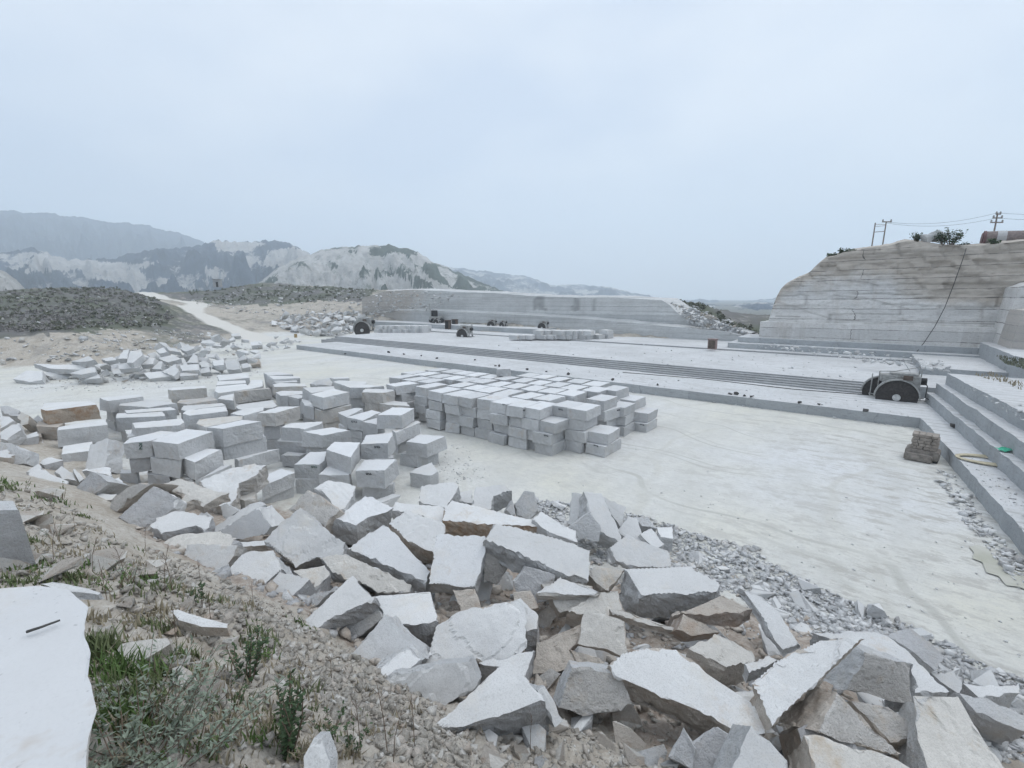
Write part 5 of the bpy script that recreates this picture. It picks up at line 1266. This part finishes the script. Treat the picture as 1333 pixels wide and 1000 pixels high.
for (x, y, r, n, h, mi) in ((330,640,14,260,.17,0),(390,690,20,160,.13,2),(440,760,24,200,.10,0),(500,700,22,120,.14,2),(560,650,16,70,.1,0),(420,830,26,240,.10,2),(180,375,24,160,.08,0),(240,385,12,90,.07,0),(120,350,16,80,.07,2),(30,395,18,110,.08,0),(100,265,9,60,.08,0),(115,180,12,60,.1,0),(10,95,10,70,.13,0),(5,70,12,60,.14,2),(175,130,14,70,.1,2),(265,178,11,60,.07,0),(330,340,14,70,.08,2),(300,225,13,40,.08,1),(560,420,22,80,.1,0),(600,430,20,60,.08,1),(500,400,22,70,.1,2),(430,420,20,60,.1,0),(690,470,24,80,.1,0),(740,480,16,40,.09,1),(870,590,14,70,.12,0),(850,640,14,40,.1,2),(820,480,10,30,.1,1),(620,700,40,90,.12,1),(700,800,50,120,.12,1),(760,900,50,100,.1,1),(560,560,40,60,.1,1),(230,300,40,60,.09,1),(400,330,40,80,.09,1),(480,520,40,70,.1,1),(950,700,30,40,.08,1),(1000,900,40,50,.08,1),(985,540,10,30,.1,2)):
    a, b2 = L_(x, y); gs.append((a, b2, r*1.1, n, h, mi))
for x, y in ((478,905),(490,960),(520,950),(610,955),(540,930)): gs.append((x, y, 12, 22, .1, 1))
gr2 = random.Random(21)
BANKIN = [(0,610),(60,645),(150,705),(250,775),(380,860),(470,930),(540,965),(500,1000),(130,1000),(120,770),(0,745)]
for _ in range(260):
    x, y = gr2.uniform(0, 540), gr2.uniform(605, 1000)
    if inpoly(np.array([x]), np.array([y]), BANKIN)[0]: gs.append((x, y, gr2.uniform(6, 22), gr2.randint(12, 46), gr2.uniform(.04, .11), gr2.choice((0, 1, 1, 1, 2))))
blades('grass', gs, 12, 'green and dry grass tufts on the weedy bank')
bm = None
# grass on the right-hand ledge
def blade_patch(name, poly, z, n, h, m, label, seed):
    rs = np.random.RandomState(seed); V = []; F = []; b = 0
    while b < n*4:
        x = rs.uniform(min(q[0] for q in poly), max(q[0] for q in poly)); y = rs.uniform(min(q[1] for q in poly), max(q[1] for q in poly))
        if not inpoly(np.array([x]), np.array([y]), poly)[0]: continue
        p = at_z(x, y, z); a = rs.rand()*6.28; hh = h*rs.uniform(.5, 1.2); dx, dy = math.cos(a), math.sin(a); wv = .03
        V += [(p.x-dy*wv, p.y+dx*wv, z-.02), (p.x+dy*wv, p.y-dx*wv, z-.02), (p.x+dx*hh*.5+dy*.01, p.y+dy*hh*.5, z+hh), (p.x+dx*hh*.5, p.y+dy*hh*.5+.01, z+hh)]
        F.append((b, b+1, b+2, b+3)); b += 4
    tag(np_mesh(name, V, F, M[m]), label, None, None, 'stuff')
blade_patch('grass', [(1296,463),(1333,468),(1333,480),(1310,474)], 2.95, 260, .11, 'bush', 'grass strip on the upper right ledge', 4)
blade_patch('grass', [(1270,488),(1290,484),(1333,500),(1333,508),(1300,498)], 2.2, 130, .1, 'drygrass', 'sparse grass at the back of the top right ledge', 5)
# ---------------------------------------------------------------- weeds, stalks
def leaf(V, F, c, d, up, L, w):
    d = d.normalized(); s = d.cross(up).normalized()*w; b = len(V)
    V += [c, c+d*L*.45+s, c+d*L, c+d*L*.45-s]; F.append((b, b+1, b+2, b+3))
def weed(name, px, py, ht, rad, ns, lf, lm, label, cat, group=None, lean=.25, dens=18, bare=.15, p=None):
    p = p or surface_hit(px, py)
    rg = random.Random(int(px*7+py)); root = empty(name, p, 0, label, cat, group)
    bm = bmesh.new(); V = []; F = []
    for _ in range(ns):
        a = rg.uniform(0, 6.28); r = rad*math.sqrt(rg.random())*.5; b0 = Vector((math.cos(a)*r, math.sin(a)*r, -.02)); h = ht*rg.uniform(.6, 1.05)
        tip = b0+Vector((math.cos(a)*rad*rg.uniform(.3, 1)*(1+lean), math.sin(a)*rad*rg.uniform(.3, 1)*(1+lean), h)); mid = (b0+tip)/2+Vector((rg.uniform(-1, 1), rg.uniform(-1, 1), .3))*ht*.06
        pts = [b0, mid, tip]; tube(bm, pts, .0035*ht/.3, 5, .0015*ht/.3)
        for k in range(dens):
            q = bare+(1-bare)*rg.random(); c = (b0*(1-q)+mid*q) if False else (b0*(1-q)**2+mid*2*q*(1-q)+tip*q*q)
            d = Vector((rg.uniform(-1, 1), rg.uniform(-1, 1), rg.uniform(-.25, .8))); leaf(V, F, c, d, Vector((rg.uniform(-.4, .4), rg.uniform(-.4, .4), 1)), lf*rg.uniform(.6, 1.2), lf*(.14 if lm == 'leafgrey' else .24)*rg.uniform(.7, 1.2))
    obj('stem', bm, M['twig'], root)
    me = bpy.data.meshes.new('foliage'); me.from_pydata([v[:] for v in V], [], F); link('foliage', me, M[lm], root)
    return root
weed('leafy_shrub', 372, 985, .44, .075, 9, .036, 'leafdark', 'tall dark green leafy shrub near the bottom of the weedy bank', 'shrub', dens=46, bare=.0)
weed('leafy_shrub', 322, 882, .36, .10, 8, .036, 'leafdark', 'dark leafy shrub left of the tallest one', 'shrub', dens=30, bare=.05)
weed('leafy_weed', 345, 858, .22, .09, 7, .03, 'leafmid', 'bright green weed beside the dark shrub', 'weed', dens=18)
weed('leafy_weed', 261, 792, .27, .035, 3, .04, 'leafdark', 'single dark weed with a bare stem in the middle of the bank', 'weed', dens=20, bare=.45)
for i, (x, y) in enumerate(((185,985),(225,1000),(160,1010),(215,960),(250,990),(180,955))):
    weed('bushy_weed', x, y, .23, .17, 13, .038, 'leafgrey', 'grey green bushy weed by the corner slab, %s from left' % nth([2,4,0,3,5,1][i]), 'weed', 'grey green weeds by the corner slab', 1.2, 30, .12)
for i, (x, y, h) in enumerate(((65,660,.3),(80,650,.34),(75,705,.26),(150,770,.2),(170,760,.22),(30,640,.25))):
    weed('leafy_weed', x, y, h, .09, 6, .03, 'leafmid' if i % 2 else 'leafgrey', 'small weed on the upper left bank, %s from left' % nth([1,3,2,4,5,0][i]), 'weed', 'weeds on the upper left bank', .4, 12, .2)
for i, (x, y, h) in enumerate(((430,960,.15),(300,935,.2),(455,985,.14))):
    weed('leafy_weed', x, y, h, .07, 6, .026, 'leafdark', ('small dark weed beside the white upright stone', 'low dark weed left of the tall shrub', 'low dark weed at the bottom edge')[i], 'weed', None, .4, 14, .1)
st = [(70,735,.4),(100,700,.3),(140,785,.35),(215,775,.45),(225,770,.4),(165,760,.35),(262,765,.32),(275,815,.2),(330,790,.28),(470,980,.3),(505,985,.42),(512,1000,.38),(540,975,.36),(690,985,.34),(432,890,.18),(230,840,.24),(190,720,.35),(120,745,.3)]
st.sort()
for i, (x, y, h) in enumerate(st):
    p = surface_hit(x, y); rgg = random.Random(i); bm = bmesh.new(); k = h*rgg.uniform(-.15, .2); k2 = h*rgg.uniform(-.1, .15)
    tube(bm, [(0, 0, -.02), (k*.3, k2*.3, h*.5), (k, k2, h)], .003, 5, .0014)
    for q in range(4): 
        z = h*rgg.uniform(.5, .95); tube(bm, [(k*z/h*.9, k2*z/h*.9, z), (k*z/h+rgg.uniform(-.04, .04), k2+rgg.uniform(-.03, .03), z+.05)], .0016, 4, .001)
    o = obj('dry_stalk', bm, M['twig']); o.location = p; tag(o, 'thin dry stalk with bare side twigs on the bank, %s from left' % nth(i), 'dry stalk', 'dry stalks on the bank')
# scrub on the far slopes
def scrub(name, poly, n, s0, s1, seed, m, label):
    rs = np.random.RandomState(seed); P = sample_land(poly, n, rs, 40, 170); V = []; F = []; b = 0
    for p in P:
        s = s0*(s1/s0)**rs.rand()
        for _ in range(22):
            d = rs.normal(0, 1, 3); d /= np.linalg.norm(d); c = p+d*s*np.array([.6, .6, .45])*rs.uniform(.4, 1)+np.array([0, 0, s*.3])
            a = rs.normal(0, 1, 3); a /= np.linalg.norm(a); e = np.cross(a, d); e /= np.linalg.norm(e)+1e-6; q = s*.17
            V += [c-a*q-e*q*.6, c+a*q-e*q*.6, c+a*q+e*q*.6, c-a*q+e*q*.6]; F.append((b, b+1, b+2, b+3)); b += 4
    tag(np_mesh(name, np.array(V), F, M[m], smooth=False), label, None, None, 'stuff')
scrub('scrub', [(0,380),(60,376),(150,372),(205,390),(226,412),(215,426),(150,428),(70,430),(0,434)], 1100, .22, .6, 3, 'bush', 'dark low scrub on the near left hillside')
scrub('scrub', [(0,382),(60,378),(150,374),(205,392),(226,412),(215,424),(150,427),(70,430),(0,434)], 1300, .22, .6, 6, 'bushgrey', 'grey dry scrub on the near left hillside')
scrub('scrub', [(236,373),(300,372),(400,373),(486,377),(484,390),(430,390),(400,394),(300,395),(242,388)], 560, .3, .75, 4, 'bush', 'dark scrub on the slope above the dirt road')
scrub('scrub', [(866,390),(905,396),(950,412),(992,436),(992,442),(960,432),(905,410),(880,402)], 420, .35, .9, 5, 'bush', 'scrub on the slope at the right end of the far wall')
gravel('pale_hill_stones', [([(0,384),(60,378),(150,376),(205,392),(226,412),(215,430),(150,431),(70,432),(0,440)], 140, .2, .7, 45, 110, None), ([(236,375),(300,374),(400,375),(486,379),(480,408),(400,412),(300,412),(242,390)], 420, .3, 1.3, 60, 160, None), ([(0,440),(230,430),(330,440),(240,446),(100,474),(0,474)], 420, .15, .7, 30, 80, None)], ['white', 'cream', 'grey'], 8)
# ---------------------------------------------------------------- machines
def saw_machine(p, s, label, rz=0.0, rear=True, name='stone_saw', group='stone sawing machines'):
    root = empty(name, p, PITANG+rz, label, 'stone saw', group); root.scale = (s, s, s)
    def blade(x, y):
        bm = bmesh.new(); disc(bm, (x, y, .12), (0, 1, 0), 1.12, .05, 56); b = obj('blade', bm, M['blade'], root)
        bm = bmesh.new(); disc(bm, (x, y-.07, .12), (0, 1, 0), .22, .12, 24); disc(bm, (x, y-.15, .12), (0, 1, 0), .08, .08, 12); obj('hub', bm, M['hub'], b)
        bm = bmesh.new(); n = 26; prev = None           # half-round guard
        for k in range(n+1):
            a = math.pi*(k/n)*1.0; ring = []
            for rr, yy in ((1.24, y-.13), (1.24, y+.18), (1.15, y+.18), (1.15, y-.13)): ring.append(bm.verts.new((x+rr*math.cos(a), yy, .14+rr*math.sin(a))))
            if prev:
                for q in range(4): bm.faces.new((prev[q], ring[q], ring[(q+1) % 4], prev[(q+1) % 4]))
            else: bm.faces.new(ring[::-1])
            prev = ring
        bm.faces.new(prev)
        obj('blade_guard', bm, M['steel'], root)
        bm = bmesh.new(); n = 30
        ring = [bm.verts.new((x+1.19*math.cos(math.pi*k/n), y+.15, .14+1.19*math.sin(math.pi*k/n))) for k in range(n+1)]
        f = bm.faces.new(ring); bmesh.ops.extrude_face_region(bm, geom=[f]); bmesh.ops.translate(bm, verts=[v for v in bm.verts if v not in ring], vec=(0, .03, 0)); obj('guard_plate', bm, M['rusty'], root)
    blade(0, -.55)
    if rear: blade(-.75, .75)
    bm = bmesh.new(); box(bm, (.15, .15, 1.12), (2.0, .9, .95)); box(bm, (.25, .15, 1.68), (1.5, .8, .16)); box(bm, (-.75, .2, 1.35), (.5, .7, .5)); [box(bm, (.0+.16*k, -.33, 1.5), (.05, .06, .14)) for k in range(6)]
    bmesh.ops.bevel(bm, geom=bm.edges[:], offset=.03, segments=1, affect='EDGES'); obj('body', bm, M['steel'], root)
    bm = bmesh.new(); box(bm, (.45, -.62, 1.50), (.5, .14, .30)); bmesh.ops.bevel(bm, geom=bm.edges[:], offset=.015, segments=1, affect='EDGES'); obj('control_box', bm, M['rusty'], root)
    bm = bmesh.new(); disc(bm, (1.25, .2, 1.25), (1, 0, 0), .24, .45, 20); tube(bm, [(1.3, .1, 1.4), (1.5, -.2, 1.0), (1.45, -.5, .3), (1.9, -.6, .03)], .03, 6); obj('motor', bm, M['black'], root)
    for x, h in ((-1.42, 1.55), (-1.05, 1.75), (1.18, 1.95), (1.05, 2.2)):
        bm = bmesh.new(); tube(bm, [(x, .1 if x < 0 else .5, 0), (x, .1 if x < 0 else .5, h)], .035, 8); obj('post', bm, M['steel'], root)
    bm = bmesh.new(); tube(bm, [(-1.05, .1, 1.75), (-.2, .3, 1.8), (1.05, .5, 2.15)], .03, 6); obj('hand_rail', bm, M['steel'], root)
    for y in (-.3, .65):
        bm = bmesh.new(); box(bm, (0, y, .03), (3.0, .09, .07)); obj('rail', bm, M['steel'], root)
        for x in (-.9, 1.0):
            bm = bmesh.new(); disc(bm, (x, y+.05, .2), (0, 1, 0), .14, .09, 18); obj('wheel', bm, M['black'], root)
    return root
saw_machine(uw(1.85, 32.5, .60), .80, 'large twin bladed stone saw with half round guards at the right end of the benches')
def far_saw(x, y, z, s, label, rear=False, rz=0.0):
    p = at_z(x, y, z)
    if z > 1.1: p = on_w(x, y, 55); p.z = 1.8
    return saw_machine(p, s*(.72 if z > 1.1 else .9), label, rz, rear)
far_saw(605, 438.5, 1.0, .92, 'stone saw with a dark half disc blade alone on the far floor')
far_saw(474, 431, 1.0, 1.25, 'biggest far stone saw with a brownish round guard left of the stacks', True, .5)
far_saw(640, 424, 1.13, .75, 'small far stone saw left of the pair near the far wall', False, .3)
far_saw(655, 421, 1.13, .7, 'tiny stone saw beside the far wall behind the small one', True, -.2)
far_saw(707, 421.5, 1.13, .8, 'small far stone saw right of the others near the far wall')
far_saw(569, 424, 1.13, .75, 'small far stone saw below the loader arm', False, .1)
bm = bmesh.new(); tube(bm, [uw(2.6, 32.6, .53), uw(1.2, 33.1, .53), uw(-3.0, 32.4, .525), uw(-8.5, 32.9, .525), uw(-14, 32.2, .525)], .022, 5)
o = obj('power_cable', bm, M['black']); tag(o, 'thin dark cable lying along the front bench behind its rim', 'cable')
# loader far away: body, cab, boom
p = on_w(568, 416.5, 56); p.z = 1.8; root = empty('mast_loader', p, .4, 'small dark loader with an upright mast before the far wall', 'loader')
bm = bmesh.new(); box(bm, (0, 0, .75), (2.2, 1.3, .7)); bmesh.ops.bevel(bm, geom=bm.edges[:], offset=.06, segments=1, affect='EDGES'); obj('body', bm, M['steel'], root)
bm = bmesh.new(); box(bm, (-.3, 0, 1.6), (.9, 1.1, 1.0)); bmesh.ops.bevel(bm, geom=bm.edges[:], offset=.06, segments=1, affect='EDGES'); obj('cab', bm, M['black'], root)
bm = bmesh.new(); tube(bm, [(-.9, 0, 1.0), (-1.15, 0, 3.2)], .07, 6); tube(bm, [(.8, 0, 1.0), (1.5, 0, .5)], .1, 6); obj('mast', bm, M['steel'], root)
for x in (-.75, .75):
    for y in (-.65, .65):
        bm = bmesh.new(); disc(bm, (x, y, .4), (0, 1, 0), .4, .25, 18); obj('wheel', bm, M['black'], root)
# dark switch cabinets on the far floor
for i, (x, y) in enumerate(((583.5, 429.5), (592.5, 428))):
    p = at_z(x, y, 1.05); root = empty('switch_cabinet', p, PITANG, ('dark brown switch cabinet on the far floor, left of a pair', 'dark brown switch cabinet on the far floor, right of a pair')[i], 'cabinet', 'switch cabinets')
    bm = bmesh.new(); box(bm, (0, 0, .8), (.8, .6, 1.3)); box(bm, (0, 0, 1.5), (.95, .75, .08)); obj('housing', bm, M['rusty'], root)
    bm = bmesh.new(); box(bm, (0, -.32, .8), (.66, .04, 1.1)); box(bm, (.22, -.36, .8), (.05, .06, .2)); obj('door', bm, M['black'], root)
    bm = bmesh.new(); [box(bm, (a, b, .08), (.08, .08, .16)) for a in (-.3, .3) for b in (-.2, .2)]; obj('foot', bm, M['black'], root)
p = at_z(927, 455, 1.13); root = empty('switch_cabinet', p, PITANG, 'pinkish red cabinet alone on the upper floor before the far wall end', 'cabinet', 'switch cabinets')
bm = bmesh.new(); box(bm, (0, 0, .5), (.75, .55, .95)); box(bm, (0, 0, 1.0), (.85, .65, .07)); obj('housing', bm, plain('faded_red_paint', (.27, .20, .185)), root)
bm = bmesh.new(); box(bm, (0, -.29, .5), (.6, .04, .75)); obj('door', bm, M['rusty'], root)
# brick-like lump on its base by the bench corner
p = at_z(1199, 599, 0); root = empty('brick_stack', p, PITANG-.15, 'squat stack of dusty brown bricks on a dark base beside the bench corner', 'brick stack'); root.scale = (.85, .85, .9)
bm = bmesh.new(); rb = random.Random(3)
for k in range(5):
    for i in range(4):
        for j in range(3):
            box(bm, (-.33+.22*i+rb.uniform(-.01, .01)+.05*(k % 2), .05+.24*j+.02*k, .52+.125*k), (.205, .225, .112), rb.uniform(-.03, .03))
bmesh.ops.bevel(bm, geom=bm.edges[:], offset=.008, segments=1, affect='EDGES'); obj('bricks', bm, M['brick'], root)
bm = bmesh.new(); box(bm, (0, .25, .27), (1.15, .95, .36)); box(bm, (-.1, -.3, .16), (.95, .3, .3)); bmesh.ops.bevel(bm, geom=bm.edges[:], offset=.04, segments=2, affect='EDGES'); obj('base', bm, plain('dark_base', (.22, .20, .18), .9, 0, .35), root)
for y in (-.1, .55):
    for x in (-.45, .45):
        bm = bmesh.new(); disc(bm, (x, y, .1), (0, 1, 0), .11, .12, 16); obj('wheel', bm, M['black'], root)
# hose coil and green scrap on the right ledges
p = at_z(1278, 599, .53); bm = bmesh.new()
for k in range(5):
    rr = .35+.07*k; tube(bm, [(rr*1.7*math.cos(a)+.1*k, rr*math.sin(a), .025+.006*(k % 2)) for a in [6.28*q/28 for q in range(29)]], .022, 6)
tube(bm, [(.9, .1, .03), (1.3, .25, .03), (1.6, .15, .03)], .022, 6)
o = obj('hose_coil', bm, M['hose'], smooth=True); o.location = p; o.rotation_euler = (0, 0, -.5); tag(o, 'pale yellowish hose lying in flat loops on the lowest right ledge', 'hose')
p = at_z(1311, 587, 1.04); bm = bmesh.new()
bmesh.ops.create_grid(bm, x_segments=10, y_segments=6, size=.28)
for v in bm.verts: v.co.y *= .6; v.co.z = .06+.06*noise.noise(v.co*9)
o = obj('plastic_scrap', bm, M['green_cloth'], smooth=True); o.location = p; tag(o, 'crumpled bright green plastic scrap on the right ledges', 'plastic scrap')
# ---------------------------------------------------------------- cliff top
def pole(px, py0, py1, t, r, label, arms=(), lean=.02, name='utility_pole'):
    a = at_t(px, py0, t); top = at_t(px, py1, t); H = top.z-a.z
    root = empty(name, a, 0, label, 'utility pole', 'utility poles on the cliff'); H = abs(H)
    bm = bmesh.new(); tube(bm, [(0, 0, -1.2), (lean*H, 0, H)], r*1.25, 8, r); obj('shaft', bm, M['wood'], root)
    for z, L in arms:
        bm = bmesh.new(); box(bm, (lean*H*z, -.08, H*z), (L, .09, .09)); arm = obj('cross_arm', bm, M['wood'], root)
        for x in ((-.45, .45) if L < 1.5 else (-.46, -.2, .25, .46)):
            bm = bmesh.new(); disc(bm, (lean*H*z+x*L, -.08, H*z+.1), (0, 0, 1), .07, .16, 10); disc(bm, (lean*H*z+x*L, -.08, H*z+.2), (0, 0, 1), .045, .08, 10); obj('insulator', bm, M['steel'], arm)
    return root, Vector((a.x+lean*H, a.y, a.z+H))
TP = 46
_, ta = pole(1134.5, 322, 291, TP, .05, 'left bare pole of the pair on the cliff top')
_, tb = pole(1148.5, 321, 290, TP, .05, 'right pole of the pair on the cliff top with a short cap arm', ((1.0, .9),))
_, tc = pole(1293, 306, 278, TP-3, .055, 'utility pole with crossed arms at the right of the cliff top', ((.93, .4), (.76, .85), (.56, 1.15)))
bm = bmesh.new(); z0 = at_t(1134.5, 304, TP).z
for za, zb in ((.62, .62), (.85, .85), (.94, .9)):
    A = at_t(1134.5, 322, TP).lerp(ta, za); B = at_t(1148.5, 321, TP).lerp(tb, zb); tube(bm, [A, B], .03 if za < .7 else .018, 6)
o = obj('cross_bar', bm, M['wood']); tag(o, 'thin horizontal bars joining the pair of poles', 'bar')
for i, (dz, nm) in enumerate(((0, 'upper'), (-.45, 'lower'))):
    bm = bmesh.new(); a = tb+Vector((0, 0, dz*.2)); b = tc+Vector((0, 0, dz)); e = at_t(1480, 262, TP-8)+Vector((0, 0, dz)); pts = []
    for s_, e_ in ((a, b), (b, e)):
        for k in range(13):
            q = k/12; pts.append(s_.lerp(e_, q)-Vector((0, 0, .5*4*q*(1-q))))
    tube(bm, pts, .012, 4); o = obj('power_line', bm, M['black']); tag(o, '%s thin power line running right from the pair of poles' % nm, 'power line', 'power lines')
# cable hanging down the cliff
pts = []
for x, y, w in ((1259,318,53.6),(1256,330,52.5),(1250,347,52.2),(1241,372,51.9),(1230,400,51.6),(1217,425,51.2),(1203,446,51.0),(1192,460,50.8),(1183,466,50.4)):
    pts.append(on_w(x, y, w))
bm = bmesh.new(); tube(bm, pts, .03, 6); o = obj('hanging_cable', bm, M['dark']); tag(o, 'dark cable hanging in a curve down the cliff face', 'cable')
# big pipe
A = on_w(1281, 311.5, 55.5); B = on_w(1420, 309, 55.5); d = (B-A)
root = empty('pipe', A, 0, 'large rusty red pipe lying along the right of the cliff top', 'pipe')
bm = bmesh.new(); L = d.length; dn = d.normalized(); tube(bm, [Vector((0, 0, 0)), dn*L], .62, 28, cap=True); obj('shell', bm, M['pipe'], root, smooth=False)
bm = bmesh.new(); disc(bm, dn*-.03, dn, .66, .14, 28); disc(bm, dn*-.12, dn, .5, .1, 24); obj('end_cap', bm, plain('dark_red_cap', (.14, .08, .08)), root)
bm = bmesh.new(); disc(bm, dn*.95, dn, .645, .55, 28); obj('band', bm, M['shade'], root)
# boulders and bushes on the crest
for i, (x, y, s) in enumerate(((1204,310,1.5),(1217,306,2.0))):
    o = bpy.data.objects.new('boulder', CS[i]); COL.objects.link(o); o.location = on_w(x, y+5, 54.2)-Vector((0, 0, .2)); o.scale = (s, s, s*1.5); o.rotation_euler = (.1, .3*i, i*1.3)
    tag(o, ('smaller boulder tilted at the left among bushes on the cliff top', 'larger boulder among bushes on the cliff top')[i], 'boulder', 'boulders on the cliff top')
def bush(px, py, w, ht, rad, label, n=260, seed=0):
    ht *= .68; rad *= .72; p = on_w(px, py, w); rg = random.Random(int(px*3+py)); root = empty('bush', p-Vector((0, 0, .25)), 0, label, 'bush', 'bushes on the cliff top')
    bm = bmesh.new(); V = []; F = []
    for s in range(9):
        a = rg.uniform(0, 6.28); tip = Vector((math.cos(a)*rad*rg.uniform(.2, 1), math.sin(a)*rad*rg.uniform(.2, 1)*.7, ht*rg.uniform(.55, 1.05))); mid = tip*.5+Vector((0, 0, ht*.08)); tube(bm, [Vector((0, 0, -.2)), mid, tip], .04, 5, .012)
        for k in range(n//9):
            q = .3+.75*rg.random(); c = mid*2*q*(1-q)+tip*q*q+Vector((rg.gauss(0, 1), rg.gauss(0, 1), rg.gauss(0, .8)))*rad*.14
            leaf(V, F, c, Vector((rg.uniform(-1, 1), rg.uniform(-1, 1), rg.uniform(-.6, .8))), Vector((rg.uniform(-.6, .6), rg.uniform(-.6, .6), 1)), .17*rg.uniform(.6, 1.2), .065)
    obj('stem', bm, M['twig'], root); me = bpy.data.meshes.new('foliage'); me.from_pydata([v[:] for v in V], [], F); link('foliage', me, M['leafdark'], root)
bush(1083, 333, 53.8, .75, .75, 'leftmost low bush at the stepped end of the cliff top')
bush(1097, 330, 53.8, .95, .8, 'rounder low bush second from left on the cliff top')
bush(1112, 327, 53.8, .5, 1.0, 'flat spreading bush left of the pair of poles')
bush(1193, 313, 54.0, 1.3, .9, 'bush immediately left of the boulders on the cliff top')
bush(1228, 316, 53.8, 1.7, 1.0, 'bush behind the larger boulder on the cliff top', 360)
bush(1238, 318, 53.9, 2.0, 1.3, 'tallest loose bush right of the boulders on the cliff top', 420)
bush(1256, 320, 53.8, .6, .8, 'low bush near the top of the hanging cable')
bush(1295, 314, 53.4, .5, .7, 'small bush in front of the big pipe')
# hut on the hill
p = at_t(283.5, 371.5, 140); root = empty('hut', p-Vector((0, 0, .6)), .2, 'tiny grey hut on the skyline of the scrub slope', 'hut'); root.scale = (.75, .75, .75)
bm = bmesh.new(); box(bm, (0, 0, 1.5), (2.6, 2.2, 3.0)); obj('wall', bm, M['shade'], root)
bm = bmesh.new(); box(bm, (0, 0, 3.1), (3.1, 2.7, .25)); obj('roof', bm, M['steel'], root)
bm = bmesh.new(); box(bm, (.2, -1.13, 1.1), (.8, .08, 2.0)); obj('door', bm, M['black'], root)
# orange bit at the heap end
o = put(CT[2], 'oil_drum', at_z(385, 440, .5), .01); bpy.data.objects.remove(o)
root = empty('oil_drum', at_z(385, 439.5, .5), 0, 'small faded orange drum at the left end of the benches', 'drum'); root.scale = (.55, .55, .55)
bm = bmesh.new(); disc(bm, (0, 0, .45), (0, 0, 1), .36, .9, 24); obj('shell', bm, M['orange'], root)
bm = bmesh.new(); [disc(bm, (0, 0, z), (0, 0, 1), .385, .05, 24) for z in (.04, .32, .6, .88)]; obj('hoop', bm, M['orange'], root)
# ---------------------------------------------------------------- sky, sun, haze, camera
w = bpy.data.worlds.new('World'); SC.world = w; w.use_nodes = True; nt = w.node_tree; bg = nt.nodes['Background']
SUN_EL, SUN_AZ = R(56), R(70)       # azimuth clockwise from +Y
sky = N(nt, 'ShaderNodeTexSky', sky_type='NISHITA'); sky.sun_disc = False; sky.sun_elevation = SUN_EL; sky.sun_rotation = SUN_AZ; sky.air_density = 1; sky.dust_density = 3
tc = N(nt, 'ShaderNodeTexCoord'); sx = N(nt, 'ShaderNodeSeparateXYZ'); Lk(nt, tc.outputs['Generated'], sx.inputs[0])
mp = N(nt, 'ShaderNodeMapping'); mp.inputs['Scale'].default_value = (1, 1, 2.2); mp.inputs['Location'].default_value = CLOUD; Lk(nt, tc.outputs['Generated'], mp.inputs['Vector'])
cl = nz(nt, mp.outputs[0], 1.9, 3, .45)
cov = ramp(nt, sx.outputs[2], [(0.0, (9.3, 9.9, 10.9)), (.12, (9.4, 10.0, 11.0)), (.32, (9.3, 9.85, 10.75)), (.47, (9.2, 9.75, 10.6)), (.64, (13.4, 14.2, 15.3)), (1.0, (18.2, 18.8, 19.6))])
cov = mix(nt, 1.0, cov, ramp(nt, cl, [(.38, (.74, .79, .87)), (.58, (.98, .98, .975)), (.70, (1.05, 1.035, 1.015))]), 'MULTIPLY')
Lk(nt, mix(nt, .90, sky.outputs[0], cov), bg.inputs['Color']); bg.inputs['Strength'].default_value = .1
sl = bpy.data.lights.new('sun', 'SUN'); sl.energy = .9; sl.angle = R(26); sl.color = (1, .965, .92); so = bpy.data.objects.new('sun', sl); COL.objects.link(so)
sd = Vector((math.sin(SUN_AZ)*math.cos(SUN_EL), math.cos(SUN_AZ)*math.cos(SUN_EL), math.sin(SUN_EL))); so.rotation_euler = sd.to_track_quat('Z', 'Y').to_euler()
bm = bmesh.new(); box(bm, (0, 0, 280), (7200, 7200, 640)); hz = obj('haze', bm, []); tag(hz, 'pale summer haze over the quarry and hills', None, None, 'stuff')
m = bpy.data.materials.new('haze_air'); m.use_nodes = True; nt = m.node_tree; nt.nodes.remove(nt.nodes['Principled BSDF'])
pv = N(nt, 'ShaderNodeVolumePrincipled'); pv.inputs['Color'].default_value = (.85, .935, 1.0, 1); pv.inputs['Density'].default_value = HAZE; pv.inputs['Anisotropy'].default_value = .1
Lk(nt, pv.outputs[0], nt.nodes['Material Output'].inputs['Volume']); hz.data.materials.append(m)
cd = bpy.data.cameras.new('camera'); cam = bpy.data.objects.new('camera', cd); COL.objects.link(cam); SC.camera = cam
cam.location = ORG; cam.rotation_euler = (math.pi/2-PITCH, 0, 0); cd.sensor_width = 36; cd.lens = 36*FPX/1333; cd.clip_start = .05; cd.clip_end = 12000
vs = SC.view_settings; vs.view_transform = 'Standard'; vs.look = 'None'; vs.exposure = EXPO; vs.gamma = 1
SC.cycles.use_denoising = True; SC.cycles.max_bounces = 8; SC.cycles.volume_bounces = 4
